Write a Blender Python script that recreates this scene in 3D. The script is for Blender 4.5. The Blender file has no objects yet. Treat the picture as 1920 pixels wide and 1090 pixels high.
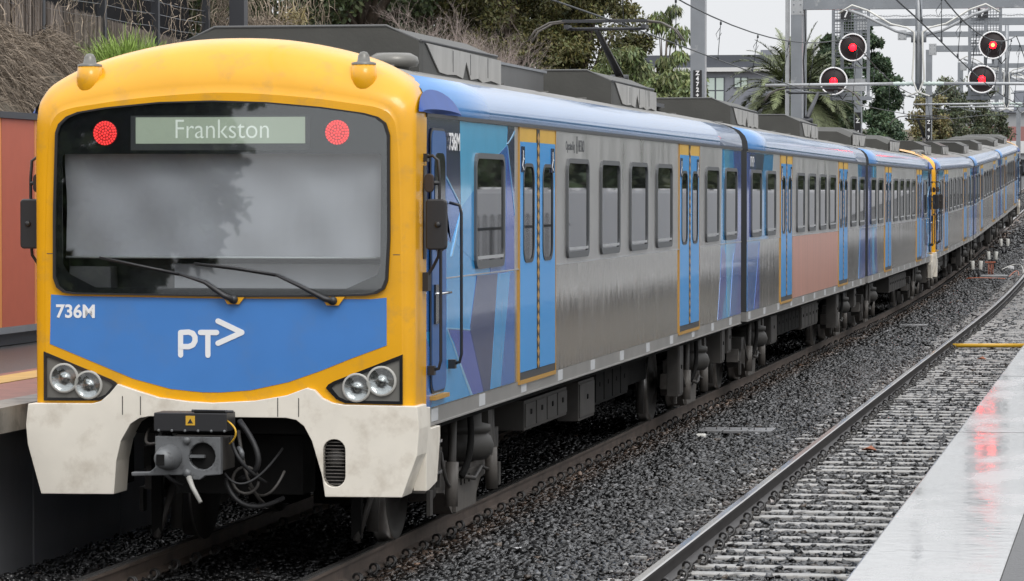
import bpy, bmesh, math, random
import numpy as np
from mathutils import Vector, Matrix
from mathutils.geometry import tessellate_polygon
R = math.radians
random.seed(7); rng = np.random.default_rng(7)
S = bpy.context.scene; COL = S.collection
# ------------------------------------------------------------------ camera
cam = bpy.data.cameras.new('camera'); co = bpy.data.objects.new('camera', cam); COL.objects.link(co)
co.location = (6.748, -25.12, 2.80)
co.rotation_euler = (R(90) - math.atan2(184, 6500), 0, R(10.25))
cam.sensor_width = 36; cam.sensor_fit = 'HORIZONTAL'; cam.lens = 36 * 6500 / 1920
cam.clip_start = 0.5; cam.clip_end = 3000
S.camera = co
# ------------------------------------------------------------------ world: overcast
W = bpy.data.worlds.new('World'); S.world = W; W.use_nodes = True
nt = W.node_tree; nt.nodes.clear()
N = nt.nodes.new
out = N('ShaderNodeOutputWorld'); bg = N('ShaderNodeBackground'); sky = N('ShaderNodeTexSky')
sky.sky_type = 'NISHITA'; sky.sun_disc = False; sky.sun_elevation = R(50); sky.sun_rotation = R(150)
sky.dust_density = 4
hs = N('ShaderNodeHueSaturation'); hs.inputs['Saturation'].default_value = 0.12
nt.links.new(sky.outputs[0], hs.inputs['Color'])
tc = N('ShaderNodeTexCoord'); sp = N('ShaderNodeSeparateXYZ'); nt.links.new(tc.outputs['Generated'], sp.inputs[0])
rp = N('ShaderNodeValToRGB'); rp.color_ramp.elements[0].position = 0.0; rp.color_ramp.elements[0].color = (7.7, 7.85, 8.1, 1)
rp.color_ramp.elements[1].position = 0.85; rp.color_ramp.elements[1].color = (17.5, 17.8, 18.3, 1)
e = rp.color_ramp.elements.new(0.13); e.color = (8.3, 8.45, 8.7, 1)
nt.links.new(sp.outputs['Z'], rp.inputs[0])
nz = N('ShaderNodeTexNoise'); nz.inputs['Scale'].default_value = 2.2; nz.inputs['Detail'].default_value = 4
nt.links.new(tc.outputs['Generated'], nz.inputs['Vector'])
mr = N('ShaderNodeMapRange'); mr.inputs[1].default_value = .3; mr.inputs[2].default_value = .7; mr.inputs[3].default_value = .94; mr.inputs[4].default_value = 1.06
nt.links.new(nz.outputs[0], mr.inputs[0])
mu = N('ShaderNodeVectorMath'); mu.operation = 'SCALE'; nt.links.new(rp.outputs[0], mu.inputs[0]); nt.links.new(mr.outputs[0], mu.inputs['Scale'])
mx = N('ShaderNodeMix'); mx.data_type = 'RGBA'; mx.inputs[0].default_value = 0.9
nt.links.new(hs.outputs[0], mx.inputs[6]); nt.links.new(mu.outputs[0], mx.inputs[7])
nt.links.new(mx.outputs[2], bg.inputs[0]); bg.inputs[1].default_value = 0.1
nt.links.new(bg.outputs[0], out.inputs[0])
sl = bpy.data.lights.new('sun', 'SUN'); sl.energy = 1.0; sl.angle = R(25); sl.color = (1, .97, .93)
so = bpy.data.objects.new('sun', sl); COL.objects.link(so); so.rotation_euler = (R(42), 0, R(30))
S.view_settings.view_transform = 'Standard'; S.view_settings.look = 'None'
S.view_settings.exposure = 0.22; S.view_settings.gamma = 1; S.view_settings.use_curve_mapping = False
S.cycles.max_bounces = 8; S.cycles.transparent_max_bounces = 8
S.cycles.sample_clamp_indirect = 6

# ------------------------------------------------------------------ helpers
def prof(y):
    if y < 15: return 0.0
    if y < 55: return -0.03 * (0.5 - 0.5 * math.cos((y - 15) / 40 * math.pi))
    if y < 110: return -0.03 + 2.5e-4 * (y - 55) ** 2
    return -0.03 + 2.5e-4 * 55 ** 2 + 0.024 * (y - 110)
profv = np.vectorize(prof)
M = {}
def mat(name, col, rough=.5, metal=0., var=0., vscale=4., bump=0., bscale=30., dirt=None, dscale=2., dlo=.5, dhi=.7, spec=.5, coat=0., emit=None, es=1., stretch=None, ior=None, rvar=0., bstretch=None, attr=None):
    m = bpy.data.materials.new(name); m.use_nodes = True; n = m.node_tree; b = n.nodes['Principled BSDF']
    b.inputs['Base Color'].default_value = (*col, 1); b.inputs['Roughness'].default_value = rough
    b.inputs['Metallic'].default_value = metal; b.inputs['Specular IOR Level'].default_value = spec
    b.inputs['Coat Weight'].default_value = coat; b.inputs['Coat Roughness'].default_value = .06
    if ior: b.inputs['IOR'].default_value = ior
    if emit: b.inputs['Emission Color'].default_value = (*emit, 1); b.inputs['Emission Strength'].default_value = es
    t = n.nodes.new('ShaderNodeTexCoord'); src = t.outputs['Object']
    def mapped(st):
        if not st: return src
        mp = n.nodes.new('ShaderNodeMapping'); mp.inputs['Scale'].default_value = st; n.links.new(src, mp.inputs[0]); return mp.outputs[0]
    cur = None
    if attr:
        a = n.nodes.new('ShaderNodeAttribute'); a.attribute_name = attr
        g = n.nodes.new('ShaderNodeVectorMath'); g.operation = 'MULTIPLY'; g.inputs[0].default_value = col
        n.links.new(a.outputs['Color'], g.inputs[1]); cur = g.outputs[0]
    if var:
        q = n.nodes.new('ShaderNodeTexNoise'); q.inputs['Scale'].default_value = vscale; q.inputs['Detail'].default_value = 6
        n.links.new(mapped(stretch), q.inputs['Vector'])
        r = n.nodes.new('ShaderNodeMapRange'); r.inputs[1].default_value = .25; r.inputs[2].default_value = .75
        r.inputs[3].default_value = 1 - var; r.inputs[4].default_value = 1 + var; n.links.new(q.outputs[0], r.inputs[0])
        g = n.nodes.new('ShaderNodeVectorMath'); g.operation = 'SCALE'; g.inputs[0].default_value = col
        if cur: n.links.new(cur, g.inputs[0])
        n.links.new(r.outputs[0], g.inputs['Scale']); cur = g.outputs[0]
        if rvar:
            r2 = n.nodes.new('ShaderNodeMapRange'); r2.inputs[1].default_value = .3; r2.inputs[2].default_value = .7
            r2.inputs[3].default_value = max(.02, rough - rvar); r2.inputs[4].default_value = rough + rvar
            n.links.new(q.outputs[0], r2.inputs[0]); n.links.new(r2.outputs[0], b.inputs['Roughness'])
    if dirt:
        q = n.nodes.new('ShaderNodeTexNoise'); q.inputs['Scale'].default_value = dscale; q.inputs['Detail'].default_value = 8
        q.inputs['Roughness'].default_value = .65
        n.links.new(mapped(stretch), q.inputs['Vector'])
        r = n.nodes.new('ShaderNodeMapRange'); r.inputs[1].default_value = dlo; r.inputs[2].default_value = dhi
        n.links.new(q.outputs[0], r.inputs[0])
        k = n.nodes.new('ShaderNodeMix'); k.data_type = 'RGBA'; k.inputs[6].default_value = (*col, 1); k.inputs[7].default_value = (*dirt, 1)
        n.links.new(r.outputs[0], k.inputs[0])
        if cur: n.links.new(cur, k.inputs[6])
        cur = k.outputs[2]
    if cur: n.links.new(cur, b.inputs['Base Color'])
    if bump:
        q = n.nodes.new('ShaderNodeTexNoise'); q.inputs['Scale'].default_value = bscale; q.inputs['Detail'].default_value = 5
        n.links.new(mapped(bstretch or stretch), q.inputs['Vector'])
        bp = n.nodes.new('ShaderNodeBump'); bp.inputs['Strength'].default_value = bump; bp.inputs['Distance'].default_value = .02
        n.links.new(q.outputs[0], bp.inputs['Height']); n.links.new(bp.outputs[0], b.inputs['Normal'])
    M[name] = m; return m
mat('yellow', (.76, .365, .003), .27, var=.06, vscale=3, coat=.25, dirt=(.42, .24, .06), dscale=4.5, dlo=.52, dhi=.9, bump=.03, bscale=3)
mat('yellow_side', (.80, .42, .02), .4, var=.05)
mat('front_blue', (.050, .195, .52), .42, var=.05, vscale=3, coat=.1, dirt=(.09, .19, .40), dscale=2, dlo=.5, dhi=.9)
mat('hood_blue', (.022, .075, .30), .45, var=.08, spec=.3)
mat('cove_blue', (.10, .26, .55), .16, var=.06, vscale=.7, coat=.7, bump=.05, bscale=1.3, bstretch=(6, .6, 6))
mat('white_paint', (.76, .71, .62), .38, var=.04, vscale=6, dirt=(.36, .29, .21), dscale=3.4, dlo=.52, dhi=.95, coat=.1)
mat('white_mark', (.8, .8, .8), .45)
mat('black_gloss', (.012, .013, .015), .12, coat=.5)
mat('black_rubber', (.012, .012, .013), .55)
mat('black_plastic', (.02, .02, .022), .4)
mat('dark_pod', (.055, .054, .048), .55, var=.15, vscale=3, bump=.1)
mat('pod_side', (.38, .37, .35), .5, var=.18, vscale=3, stretch=(1, 1, .35), dirt=(.08, .08, .075), dscale=2.5, dlo=.55, dhi=.75)
mat('pod_top', (.10, .10, .10), .45, var=.1)
mat('roof_grey', (.19, .185, .175), .5, var=.18, vscale=1.5, stretch=(1, .3, 1), dirt=(.10, .095, .085), dscale=2, dlo=.5, dhi=.75)
mat('steel', (.64, .63, .61), .33, metal=.9, var=.05, vscale=2.0, stretch=(1, 1.6, .22), rvar=.07, bump=.10, bscale=1.1, bstretch=(1, 1.5, .55))
mat('steel_low', (.80, .77, .71), .12, metal=.94, var=.04, vscale=2, stretch=(1, 2.4, .18), rvar=.04, bump=.15, bscale=1.6, bstretch=(1, 2.6, .28))
mat('solebar', (.33, .32, .305), .45, metal=.5, var=.12, vscale=2)
mat('gasket', (.045, .047, .05), .45)
mat('frame_grey', (.10, .105, .11), .4, metal=.2)
mat('side_glass', (.016, .018, .019), .02, ior=2.5, spec=.5)
mat('door_blue', (.030, .33, .78), .3, coat=.3, var=.03, vscale=1)
mat('cab_door_blue', (.03, .12, .35), .3, coat=.3, var=.05)
mat('orange', (.44, .24, .045), .45)
mat('header_yellow', (.62, .36, .03), .45, var=.06)
mat('rail_head', (.52, .50, .48), .15, metal=.9, var=.15, vscale=1.2, stretch=(1, .3, 1))
mat('rail_web', (.115, .088, .072), .55, var=.3, vscale=3, bump=.15, dirt=(.05, .04, .035), dscale=2.5)
mat('rail_dark', (.035, .031, .030), .55, metal=.1, var=.2)
mat('clip', (.045, .043, .042), .4, metal=.4, var=.2)
mat('concrete_sleeper', (.33, .32, .305), .35, var=.2, vscale=6, dirt=(.09, .085, .08), dscale=7, dlo=.52, dhi=.62)
mat('old_sleeper', (.13, .12, .11), .6, var=.3)
mat('under', (.010, .0097, .0095), .9, spec=.2, var=.3, vscale=5)
mat('under_grey', (.048, .044, .040), .6, var=.3, vscale=4, dirt=(.03, .027, .024), dscale=3)
mat('under_light', (.115, .105, .095), .55, var=.25, vscale=4, dirt=(.06, .052, .045), dscale=4)
mat('spring_rubber', (.035, .033, .03), .6, var=.2)
mat('wheel_steel', (.05, .046, .042), .55, metal=.3, var=.2)
mat('tread', (.4, .39, .38), .3, metal=.9)
mat('coupler_grey', (.14, .145, .15), .5, metal=.2, var=.18, vscale=6, dirt=(.05, .05, .05), dscale=9, dlo=.55, dhi=.7)
mat('chrome', (.8, .8, .8), .12, metal=1)
mat('reflector', (.42, .43, .43), .18, metal=1, bump=.5, bscale=16)
mat('lamp_house', (.17, .165, .15), .35, metal=.3, var=.1)
mat('lamp_ring', (.42, .41, .38), .4, var=.1)
mat('blind_pale', (.41, .405, .44), .85, var=.06, vscale=1.2, stretch=(3, 1, .5))
mat('blind_dark', (.22, .26, .25), .85, var=.10, vscale=1.5, stretch=(3, 1, .5))
mat('cab_dark', (.012, .012, .014), .9, spec=.2)
mat('dash', (.06, .06, .065), .7)
mat('sign_face', (.29, .34, .27), .6, var=.05, emit=(.34, .37, .29), es=.42)
mat('sign_text', (.72, .75, .70), .6, emit=(.8, .85, .78), es=.28)
mat('led', (.8, .03, .03), .4, emit=(1, .05, .05), es=1.3)
mat('led_bed', (.30, .02, .02), .4, emit=(1, .03, .03), es=.18)
mat('galv', (.25, .265, .285), .5, metal=.35, var=.15, vscale=1.5, dirt=(.38, .39, .40), dscale=2.5, dlo=.62, dhi=.7)
mat('galv_light', (.42, .43, .44), .45, metal=.3, var=.1)
mat('wire', (.05, .055, .06), .5, metal=.3)
mat('asphalt', (.042, .042, .044), .38, var=.2, vscale=12, bump=.5, bscale=60)
mat('red_pave', (.24, .085, .06), .5, var=.25, vscale=5, bump=.1)
mat('tactile', (.55, .33, .08), .5, var=.15)
mat('coping_left', (.24, .22, .19), .5, var=.2, dirt=(.10, .09, .075), dscale=3)
mat('platform_wall', (.15, .153, .165), .55, var=.2, vscale=1.5, stretch=(1, 1, .4), dirt=(.13, .13, .135), dscale=1.5)
mat('near_face', (.46, .43, .38), .6, var=.2, vscale=1.2)
mat('terracotta', (.47, .115, .065), .55, var=.05)
mat('cladding_orange', (.70, .28, .08), .55, var=.05)
mat('dark_steel', (.04, .042, .048), .45)
mat('bark', (.09, .07, .055), .8, var=.3, vscale=5)
mat('post_brown', (.035, .025, .022), .7, var=.3)
mat('brush', (.27, .23, .20), .85, attr='tint')
mat('thatch', (.235, .19, .145), .85, attr='tint')
mat('vine', (.38, .33, .28), .8)
mat('dry_branch', (.34, .28, .25), .8)
mat('earth', (.085, .07, .05), .9, var=.3, vscale=.8, bump=.5, bscale=6)
mat('ballast_ground', (.042, .042, .044), .6, var=.55, vscale=26, bump=.9, bscale=30)
mat('stone', (.043, .043, .044), .24, attr='tint')
for nm, c in (('leaf_dark', (.050, .070, .030)), ('leaf_olive', (.105, .105, .040)), ('leaf_euc', (.14, .175, .075)), ('leaf_cypress', (.06, .098, .055)), ('leaf_palm', (.155, .18, .085)), ('leaf_grass', (.30, .42, .10)), ('leaf_far', (.11, .13, .085)), ('leaf_autumn', (.165, .15, .075)), ('leaf_dry', (.20, .16, .07))):  # leaf_far lightened: distance haze put into the leaf colour
    m = mat(nm, c, .6, attr='tint')
    b = m.node_tree.nodes['Principled BSDF']; b.inputs['Subsurface Weight'].default_value = 0
mat('mark_grey', (.52, .53, .54), .5)
mat('pale_wall', (.80, .80, .82), .5, var=.05, vscale=1)
mat('canopy_dark', (.05, .05, .045), .7, var=.3, vscale=.4)
mat('building_dark', (.075, .082, .098), .6, var=.06)
mat('building_grey', (.20, .21, .24), .6, var=.06)
mat('building_white', (.62, .62, .62), .6)
mat('building_glass', (.50, .58, .54), .1, spec=.8)
mat('far_concrete', (.30, .31, .32), .7, var=.1, vscale=.3)
mat('far_red', (.30, .14, .13), .7)
mat('signal_white', (.85, .85, .85), .4, emit=(1, 1, 1), es=.05)
mat('signal_face', (.016, .008, .009), .6)
mat('signal_lamp', (.8, .02, .03), .3, emit=(1, .001, .003), es=26)
mat('signal_hot', (1, .3, .1), .3, emit=(1, .10, .02), es=14)
mat('cable_orange', (.42, .12, .06), .5)
mat('marker_white', (.62, .61, .57), .5, var=.1)
mat('pit_lid', (.23, .23, .235), .4, metal=.3, var=.2)
mat('leaf_fallen', (.28, .10, .05), .7)
for nm, c in (('lv_navy', (.022, .036, .10)), ('lv_blue', (.03, .17, .55)), ('lv_sky', (.05, .38, .80)), ('lv_cyan', (.13, .54, .88)), ('lv_indigo', (.04, .10, .48)), ('lv_purple', (.08, .13, .50)), ('lv_slate', (.04, .065, .18)), ('lv_line', (.25, .52, .78))):
    mat(nm, c, .16, coat=.7, spec=.7, var=.05, bump=.12, bscale=1.6, bstretch=(1, 2.6, .4))
# wet platform coping: damp film and puddles of smooth water on pale concrete
def wet_coping():
    m = bpy.data.materials.new('wet_coping'); m.use_nodes = True; n = m.node_tree; b = n.nodes['Principled BSDF']
    t = n.nodes.new('ShaderNodeTexCoord')
    q = n.nodes.new('ShaderNodeTexNoise'); q.inputs['Scale'].default_value = 1.6; q.inputs['Detail'].default_value = 7; q.inputs['Roughness'].default_value = .6
    mp = n.nodes.new('ShaderNodeMapping'); mp.inputs['Scale'].default_value = (1.6, .55, 1)
    n.links.new(t.outputs['Object'], mp.inputs[0]); n.links.new(mp.outputs[0], q.inputs['Vector'])
    r = n.nodes.new('ShaderNodeMapRange'); r.inputs[1].default_value = .42; r.inputs[2].default_value = .62
    r.inputs[3].default_value = .035; r.inputs[4].default_value = .20
    n.links.new(q.outputs[0], r.inputs[0]); n.links.new(r.outputs[0], b.inputs['Roughness'])
    k = n.nodes.new('ShaderNodeMix'); k.data_type = 'RGBA'; k.inputs[6].default_value = (.30, .30, .30, 1); k.inputs[7].default_value = (.44, .44, .435, 1)
    n.links.new(q.outputs[0], k.inputs[0]); n.links.new(k.outputs[2], b.inputs['Base Color'])
    q2 = n.nodes.new('ShaderNodeTexNoise'); q2.inputs['Scale'].default_value = 9; q2.inputs['Detail'].default_value = 6
    n.links.new(t.outputs['Object'], q2.inputs['Vector'])
    bp = n.nodes.new('ShaderNodeBump'); bp.inputs['Strength'].default_value = .12; bp.inputs['Distance'].default_value = .01
    n.links.new(q2.outputs[0], bp.inputs['Height']); n.links.new(bp.outputs[0], b.inputs['Normal'])
    b.inputs['IOR'].default_value = 1.6
    M['wet_coping'] = m
wet_coping()
def glass_mat():
    m = bpy.data.materials.new('windscreen_glass'); m.use_nodes = True; n = m.node_tree; n.nodes.clear()
    o = n.nodes.new('ShaderNodeOutputMaterial'); x = n.nodes.new('ShaderNodeMixShader'); t = n.nodes.new('ShaderNodeBsdfTransparent')
    t.inputs[0].default_value = (.95, .97, .97, 1); g = n.nodes.new('ShaderNodeBsdfGlossy'); g.inputs['Roughness'].default_value = .015
    lw = n.nodes.new('ShaderNodeLayerWeight'); lw.inputs[0].default_value = .5
    pw = n.nodes.new('ShaderNodeMath'); pw.operation = 'POWER'; pw.inputs[1].default_value = 4; n.links.new(lw.outputs['Facing'], pw.inputs[0])
    f = n.nodes.new('ShaderNodeMath'); f.operation = 'MULTIPLY_ADD'; f.inputs[1].default_value = .85; f.inputs[2].default_value = .105; n.links.new(pw.outputs[0], f.inputs[0])
    n.links.new(f.outputs[0], x.inputs[0]); n.links.new(t.outputs[0], x.inputs[1]); n.links.new(g.outputs[0], x.inputs[2]); n.links.new(x.outputs[0], o.inputs[0])
    M['windscreen_glass'] = m
glass_mat()

def tag(o, label=None, cat=None, group=None, kind=None):
    if label: o['label'] = label
    if cat: o['category'] = cat
    if group: o['group'] = group
    if kind: o['kind'] = kind
    return o
def empty(name, loc=(0, 0, 0), rot=(0, 0, 0), label=None, cat=None, group=None):
    o = bpy.data.objects.new(name, None); COL.objects.link(o); o.location = loc; o.rotation_euler = rot; o.empty_display_size = .2
    return tag(o, label, cat, group)
def copy_tree(o, parent=None, skip=()):
    c = o.copy(); COL.objects.link(c); c.parent = parent
    for ch in list(o.children):
        if ch.name.split('.')[0] in skip: continue
        copy_tree(ch, c, skip)
    return c
class MB:
    def __init__(s): s.v = []; s.f = []; s.m = []; s.mats = []; s.sm = []
    def mi(s, m):
        if m not in s.mats: s.mats.append(m)
        return s.mats.index(m)
    def add(s, vs, fs, m, smooth=False):
        b = len(s.v); s.v += [tuple(p) for p in vs]; k = s.mi(m)
        for f in fs: s.f.append(tuple(i + b for i in f)); s.m.append(k); s.sm.append(smooth)
    def box(s, x0, x1, y0, y1, z0, z1, m):
        s.add([(x, y, z) for z in (z0, z1) for y in (y0, y1) for x in (x0, x1)],
              [(0, 2, 3, 1), (4, 5, 7, 6), (0, 1, 5, 4), (2, 6, 7, 3), (0, 4, 6, 2), (1, 3, 7, 5)], m)
    def tube(s, pts, r, m, n=8, caps=True, smooth=True):
        P = [Vector(p) for p in pts]; rings = []
        rr = r if isinstance(r, (list, tuple)) else [r] * len(P)
        up = None
        for i, p in enumerate(P):
            d = (P[min(i + 1, len(P) - 1)] - P[max(i - 1, 0)]).normalized()
            if up is None:
                up = Vector((0, 0, 1)) if abs(d.z) < .9 else Vector((1, 0, 0))
            a = d.cross(up)
            if a.length < 1e-4: a = d.cross(Vector((0, 1, 0)))
            a.normalize(); b = a.cross(d).normalized(); up = b
            rings.append([p + (a * math.cos(2 * math.pi * k / n) + b * math.sin(2 * math.pi * k / n)) * rr[i] for k in range(n)])
        vs = [q for g in rings for q in g]; fs = []
        for i in range(len(P) - 1):
            for k in range(n):
                fs.append((i * n + k, i * n + (k + 1) % n, (i + 1) * n + (k + 1) % n, (i + 1) * n + k))
        s.add(vs, fs, m, smooth)
        if caps:
            s.add(rings[0], [tuple(range(n))], m); s.add(rings[-1], [tuple(range(n))[::-1]], m)
    def lathe(s, c, axis, prof, m, n=24, smooth=True):   # prof: (r, h) along axis 'x','y','z'
        vs = []; fs = []
        for r, h in prof:
            for k in range(n):
                a = 2 * math.pi * k / n; p, q = r * math.cos(a), r * math.sin(a)
                vs.append({'z': (c[0] + p, c[1] + q, c[2] + h), 'x': (c[0] + h, c[1] + p, c[2] + q), 'y': (c[0] + p, c[1] + h, c[2] + q)}[axis])
        for i in range(len(prof) - 1):
            for k in range(n):
                fs.append((i * n + k, i * n + (k + 1) % n, (i + 1) * n + (k + 1) % n, (i + 1) * n + k))
        s.add(vs, fs, m, smooth)
    def prism(s, poly, d0, d1, m, plane='xz', holes=(), side=None):
        """poly in plane, extruded d0..d1 on the third axis; front face at d0"""
        mk = {'xz': lambda p, d: (p[0], d, p[1]), 'yz': lambda p, d: (d, p[0], p[1]), 'xy': lambda p, d: (p[0], p[1], d)}[plane]
        loops = [list(poly)] + [list(h) for h in holes]
        flat = [p for l in loops for p in l]
        tris = tessellate_polygon([[Vector((p[0], p[1], 0)) for p in l] for l in loops])
        s.add([mk(p, d0) for p in flat], tris, m); s.add([mk(p, d1) for p in flat], [t[::-1] for t in tris], m)
        for l in loops:
            n = len(l); s.add([mk(p, d0) for p in l] + [mk(p, d1) for p in l], [(i, (i + 1) % n, (i + 1) % n + n, i + n) for i in range(n)], side or m)
    def build(s, name, parent=None, bevel=0, seg=2, recalc=True, **k):
        me = bpy.data.meshes.new(name); me.from_pydata(s.v, [], s.f)
        for mm in s.mats: me.materials.append(M[mm])
        me.polygons.foreach_set('material_index', s.m); me.polygons.foreach_set('use_smooth', s.sm)
        if recalc:
            bm = bmesh.new(); bm.from_mesh(me)
            bmesh.ops.remove_doubles(bm, verts=bm.verts, dist=1e-5)
            if bevel: bmesh.ops.dissolve_limit(bm, angle_limit=.01, verts=bm.verts, edges=bm.edges)
            bmesh.ops.recalc_face_normals(bm, faces=bm.faces); bm.to_mesh(me); bm.free()
        me.update()
        o = bpy.data.objects.new(name, me); COL.objects.link(o); o.parent = parent
        if bevel:
            b = o.modifiers.new('bevel', 'BEVEL'); b.width = bevel; b.segments = seg; b.limit_method = 'ANGLE'; b.angle_limit = R(35)
        return tag(o, **k) if k else o
def rrect(x0, x1, z0, z1, r, n=4, rt=None):
    rt = r if rt is None else rt
    pts = []
    for cx, cz, a0, q in ((x1 - r, z0 + r, -90, r), (x1 - rt, z1 - rt, 0, rt), (x0 + rt, z1 - rt, 90, rt), (x0 + r, z0 + r, 180, r)):
        for k in range(n + 1):
            a = R(a0 + 90 * k / n); pts.append((cx + q * math.cos(a), cz + q * math.sin(a)))
    return pts
def text(body, size, m, loc, rot, parent, name='lettering', sx=1., bold=0., ext=.0015, align='LEFT', spacing=1.):
    c = bpy.data.curves.new('t', 'FONT'); c.body = body; c.size = size; c.extrude = ext; c.offset = bold; c.align_x = align; c.space_character = spacing
    o = bpy.data.objects.new('t', c); COL.objects.link(o)
    dg = bpy.context.evaluated_depsgraph_get(); me = bpy.data.meshes.new_from_object(o.evaluated_get(dg))
    bpy.data.objects.remove(o); bpy.data.curves.remove(c)
    me.name = name; me.materials.clear(); me.materials.append(M[m])
    for v in me.vertices: v.co.x *= sx
    r = bpy.data.objects.new(name, me); COL.objects.link(r); r.location = loc; r.rotation_euler = rot; r.parent = parent
    return r
FRONT = (R(90), 0, 0); SIDE = (R(90), 0, R(90))
def strokes(mb, lines, w, m, tf, d0, d1):
    """round-capped strokes in a 2-D plane"""
    for i_, (a, b) in enumerate(lines):
        dx, dz = b[0] - a[0], b[1] - a[1]; an = math.atan2(dz, dx); pts = []
        for k in range(7): t = an + R(90 + 30 * k); pts.append((a[0] + w / 2 * math.cos(t), a[1] + w / 2 * math.sin(t)))
        for k in range(7): t = an + R(-90 + 30 * k); pts.append((b[0] + w / 2 * math.cos(t), b[1] + w / 2 * math.sin(t)))
        mb.prism(pts, d0 + (d0 - d1) * .12 * i_, d1, m, tf)
def arc(p0, p1, p2, n=8):
    return [tuple((1 - t) ** 2 * a + 2 * t * (1 - t) * b + t * t * c for a, b, c in zip(p0, p1, p2)) for t in [i / n for i in range(n + 1)]]
def bulk(name, V, F, mname, tint=None, parent=None, per=1):
    me = bpy.data.meshes.new(name); nv = len(V); nf, k = F.shape
    me.vertices.add(nv); me.vertices.foreach_set('co', V.astype(np.float32).ravel())
    me.loops.add(nf * k); me.loops.foreach_set('vertex_index', F.astype(np.int32).ravel())
    me.polygons.add(nf); me.polygons.foreach_set('loop_start', np.arange(0, nf * k, k, dtype=np.int32)); me.polygons.foreach_set('loop_total', np.full(nf, k, dtype=np.int32))
    if tint is not None:
        a = me.color_attributes.new('tint', 'FLOAT_COLOR', 'POINT'); a.data.foreach_set('color', np.concatenate([tint, np.ones((nv, 1))], 1).astype(np.float32).ravel())
    me.update(calc_edges=True); me.validate()
    me.materials.append(M[mname])
    o = bpy.data.objects.new(name, me); COL.objects.link(o); o.parent = parent
    return o

# ------------------------------------------------------------------ ground and setting
def ground():
    ys = [-80, -60, -40, -30, -20, -10, 0, 8, 15] + list(np.arange(20, 200, 5)) + [220, 260, 320, 420, 600, 900]
    xs = [-400, -120, -50, -20, -10, -5, -2.6, 5.4, 9, 20, 60, 200, 500]
    V = [(x, y, prof(y) - .215) for y in ys for x in xs]; n = len(xs)
    F = [(j * n + i, j * n + i + 1, (j + 1) * n + i + 1, (j + 1) * n + i) for j in range(len(ys) - 1) for i in range(n - 1)]
    mb = MB(); mb.add(V, F, 'ballast_ground'); mb.build('ground', kind='structure', label='dark railway ballast bed under both tracks')
ground()
def bank():
    mb = MB(); ys = list(np.arange(-12, 64, 4)) + [70, 90, 130, 200, 330]; V = []
    pr = [(-5.65, 1.15), (-6.6, 1.6), (-7.6, 3.5), (-8.3, 4.55), (-9.2, 4.75), (-14, 4.9), (-40, 5.5), (-200, 7)]
    for y in ys:
        for x, z in pr: V.append((x + .25 * math.sin(y * .7 + x), y, z + prof(y) * .7 + (.12 * math.sin(y * 1.1 + x * 2) if x > -9 and x < -6 else 0)))
    n = len(pr); mb.add(V, [(j * n + i, (j + 1) * n + i, (j + 1) * n + i + 1, j * n + i + 1) for j in range(len(ys) - 1) for i in range(n - 1)], 'earth', True)
    mb.build('embankment', kind='structure', label='earth bank rising behind the far platform')
bank()
def platforms():
    mb = MB(); mb.box(5.47, 6.15, -70, 60, .86, 1.08, 'wet_coping')
    mb.build('platform_coping', bevel=.012, kind='structure', label='wet pale concrete platform edge with glossy puddles')
    mb = MB()
    for y in (-.1, 7.6, 15.3, 23, 30.7): mb.box(5.465, 6.151, y, y + .014, 1.0, 1.0812, 'rail_dark')
    mb.build('coping_joints', kind='structure', label='dark joints across the wet platform edge')
    mb = MB(); mb.box(6.152, 11, -70, 160, .2, 1.076, 'asphalt'); mb.build('platform_surface', kind='structure', label='dark asphalt of the near platform')
    mb = MB(); mb.box(5.62, 6.1, -70, 60, -.3, .859, 'near_face'); mb.build('platform_face', kind='structure', label='concrete face under the near platform edge')
    # left platform
    mb = MB()
    mb.box(-1.98, -1.66, -40, 60, .985, 1.18, 'coping_left'); mb.box(-2.75, -1.983, -40, 60, 1.0, 1.176, 'red_pave')
    mb.box(-3.13, -2.753, -40, 60, 1.0, 1.182, 'tactile'); mb.box(-3.28, -3.133, -40, 60, 1.0, 1.176, 'red_pave')
    mb.box(-5.7, -3.283, -40, 60, 1.0, 1.172, 'asphalt')
    mb.build('far_platform', kind='structure', label='platform with red paving, yellow tactile strip and grey coping beyond the train')
    mb = MB()
    y = -10.6
    while y < 58: mb.box(-2.2, -1.93, y, y + 2.38, -.4, .984, 'platform_wall'); y += 2.4
    mb.box(-2.3, -2.203, -40, 60, -.4, .98, 'cab_dark')
    mb.build('far_platform_wall', bevel=.015, kind='structure', label='dark concrete panels under the far platform edge')
platforms()

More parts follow.
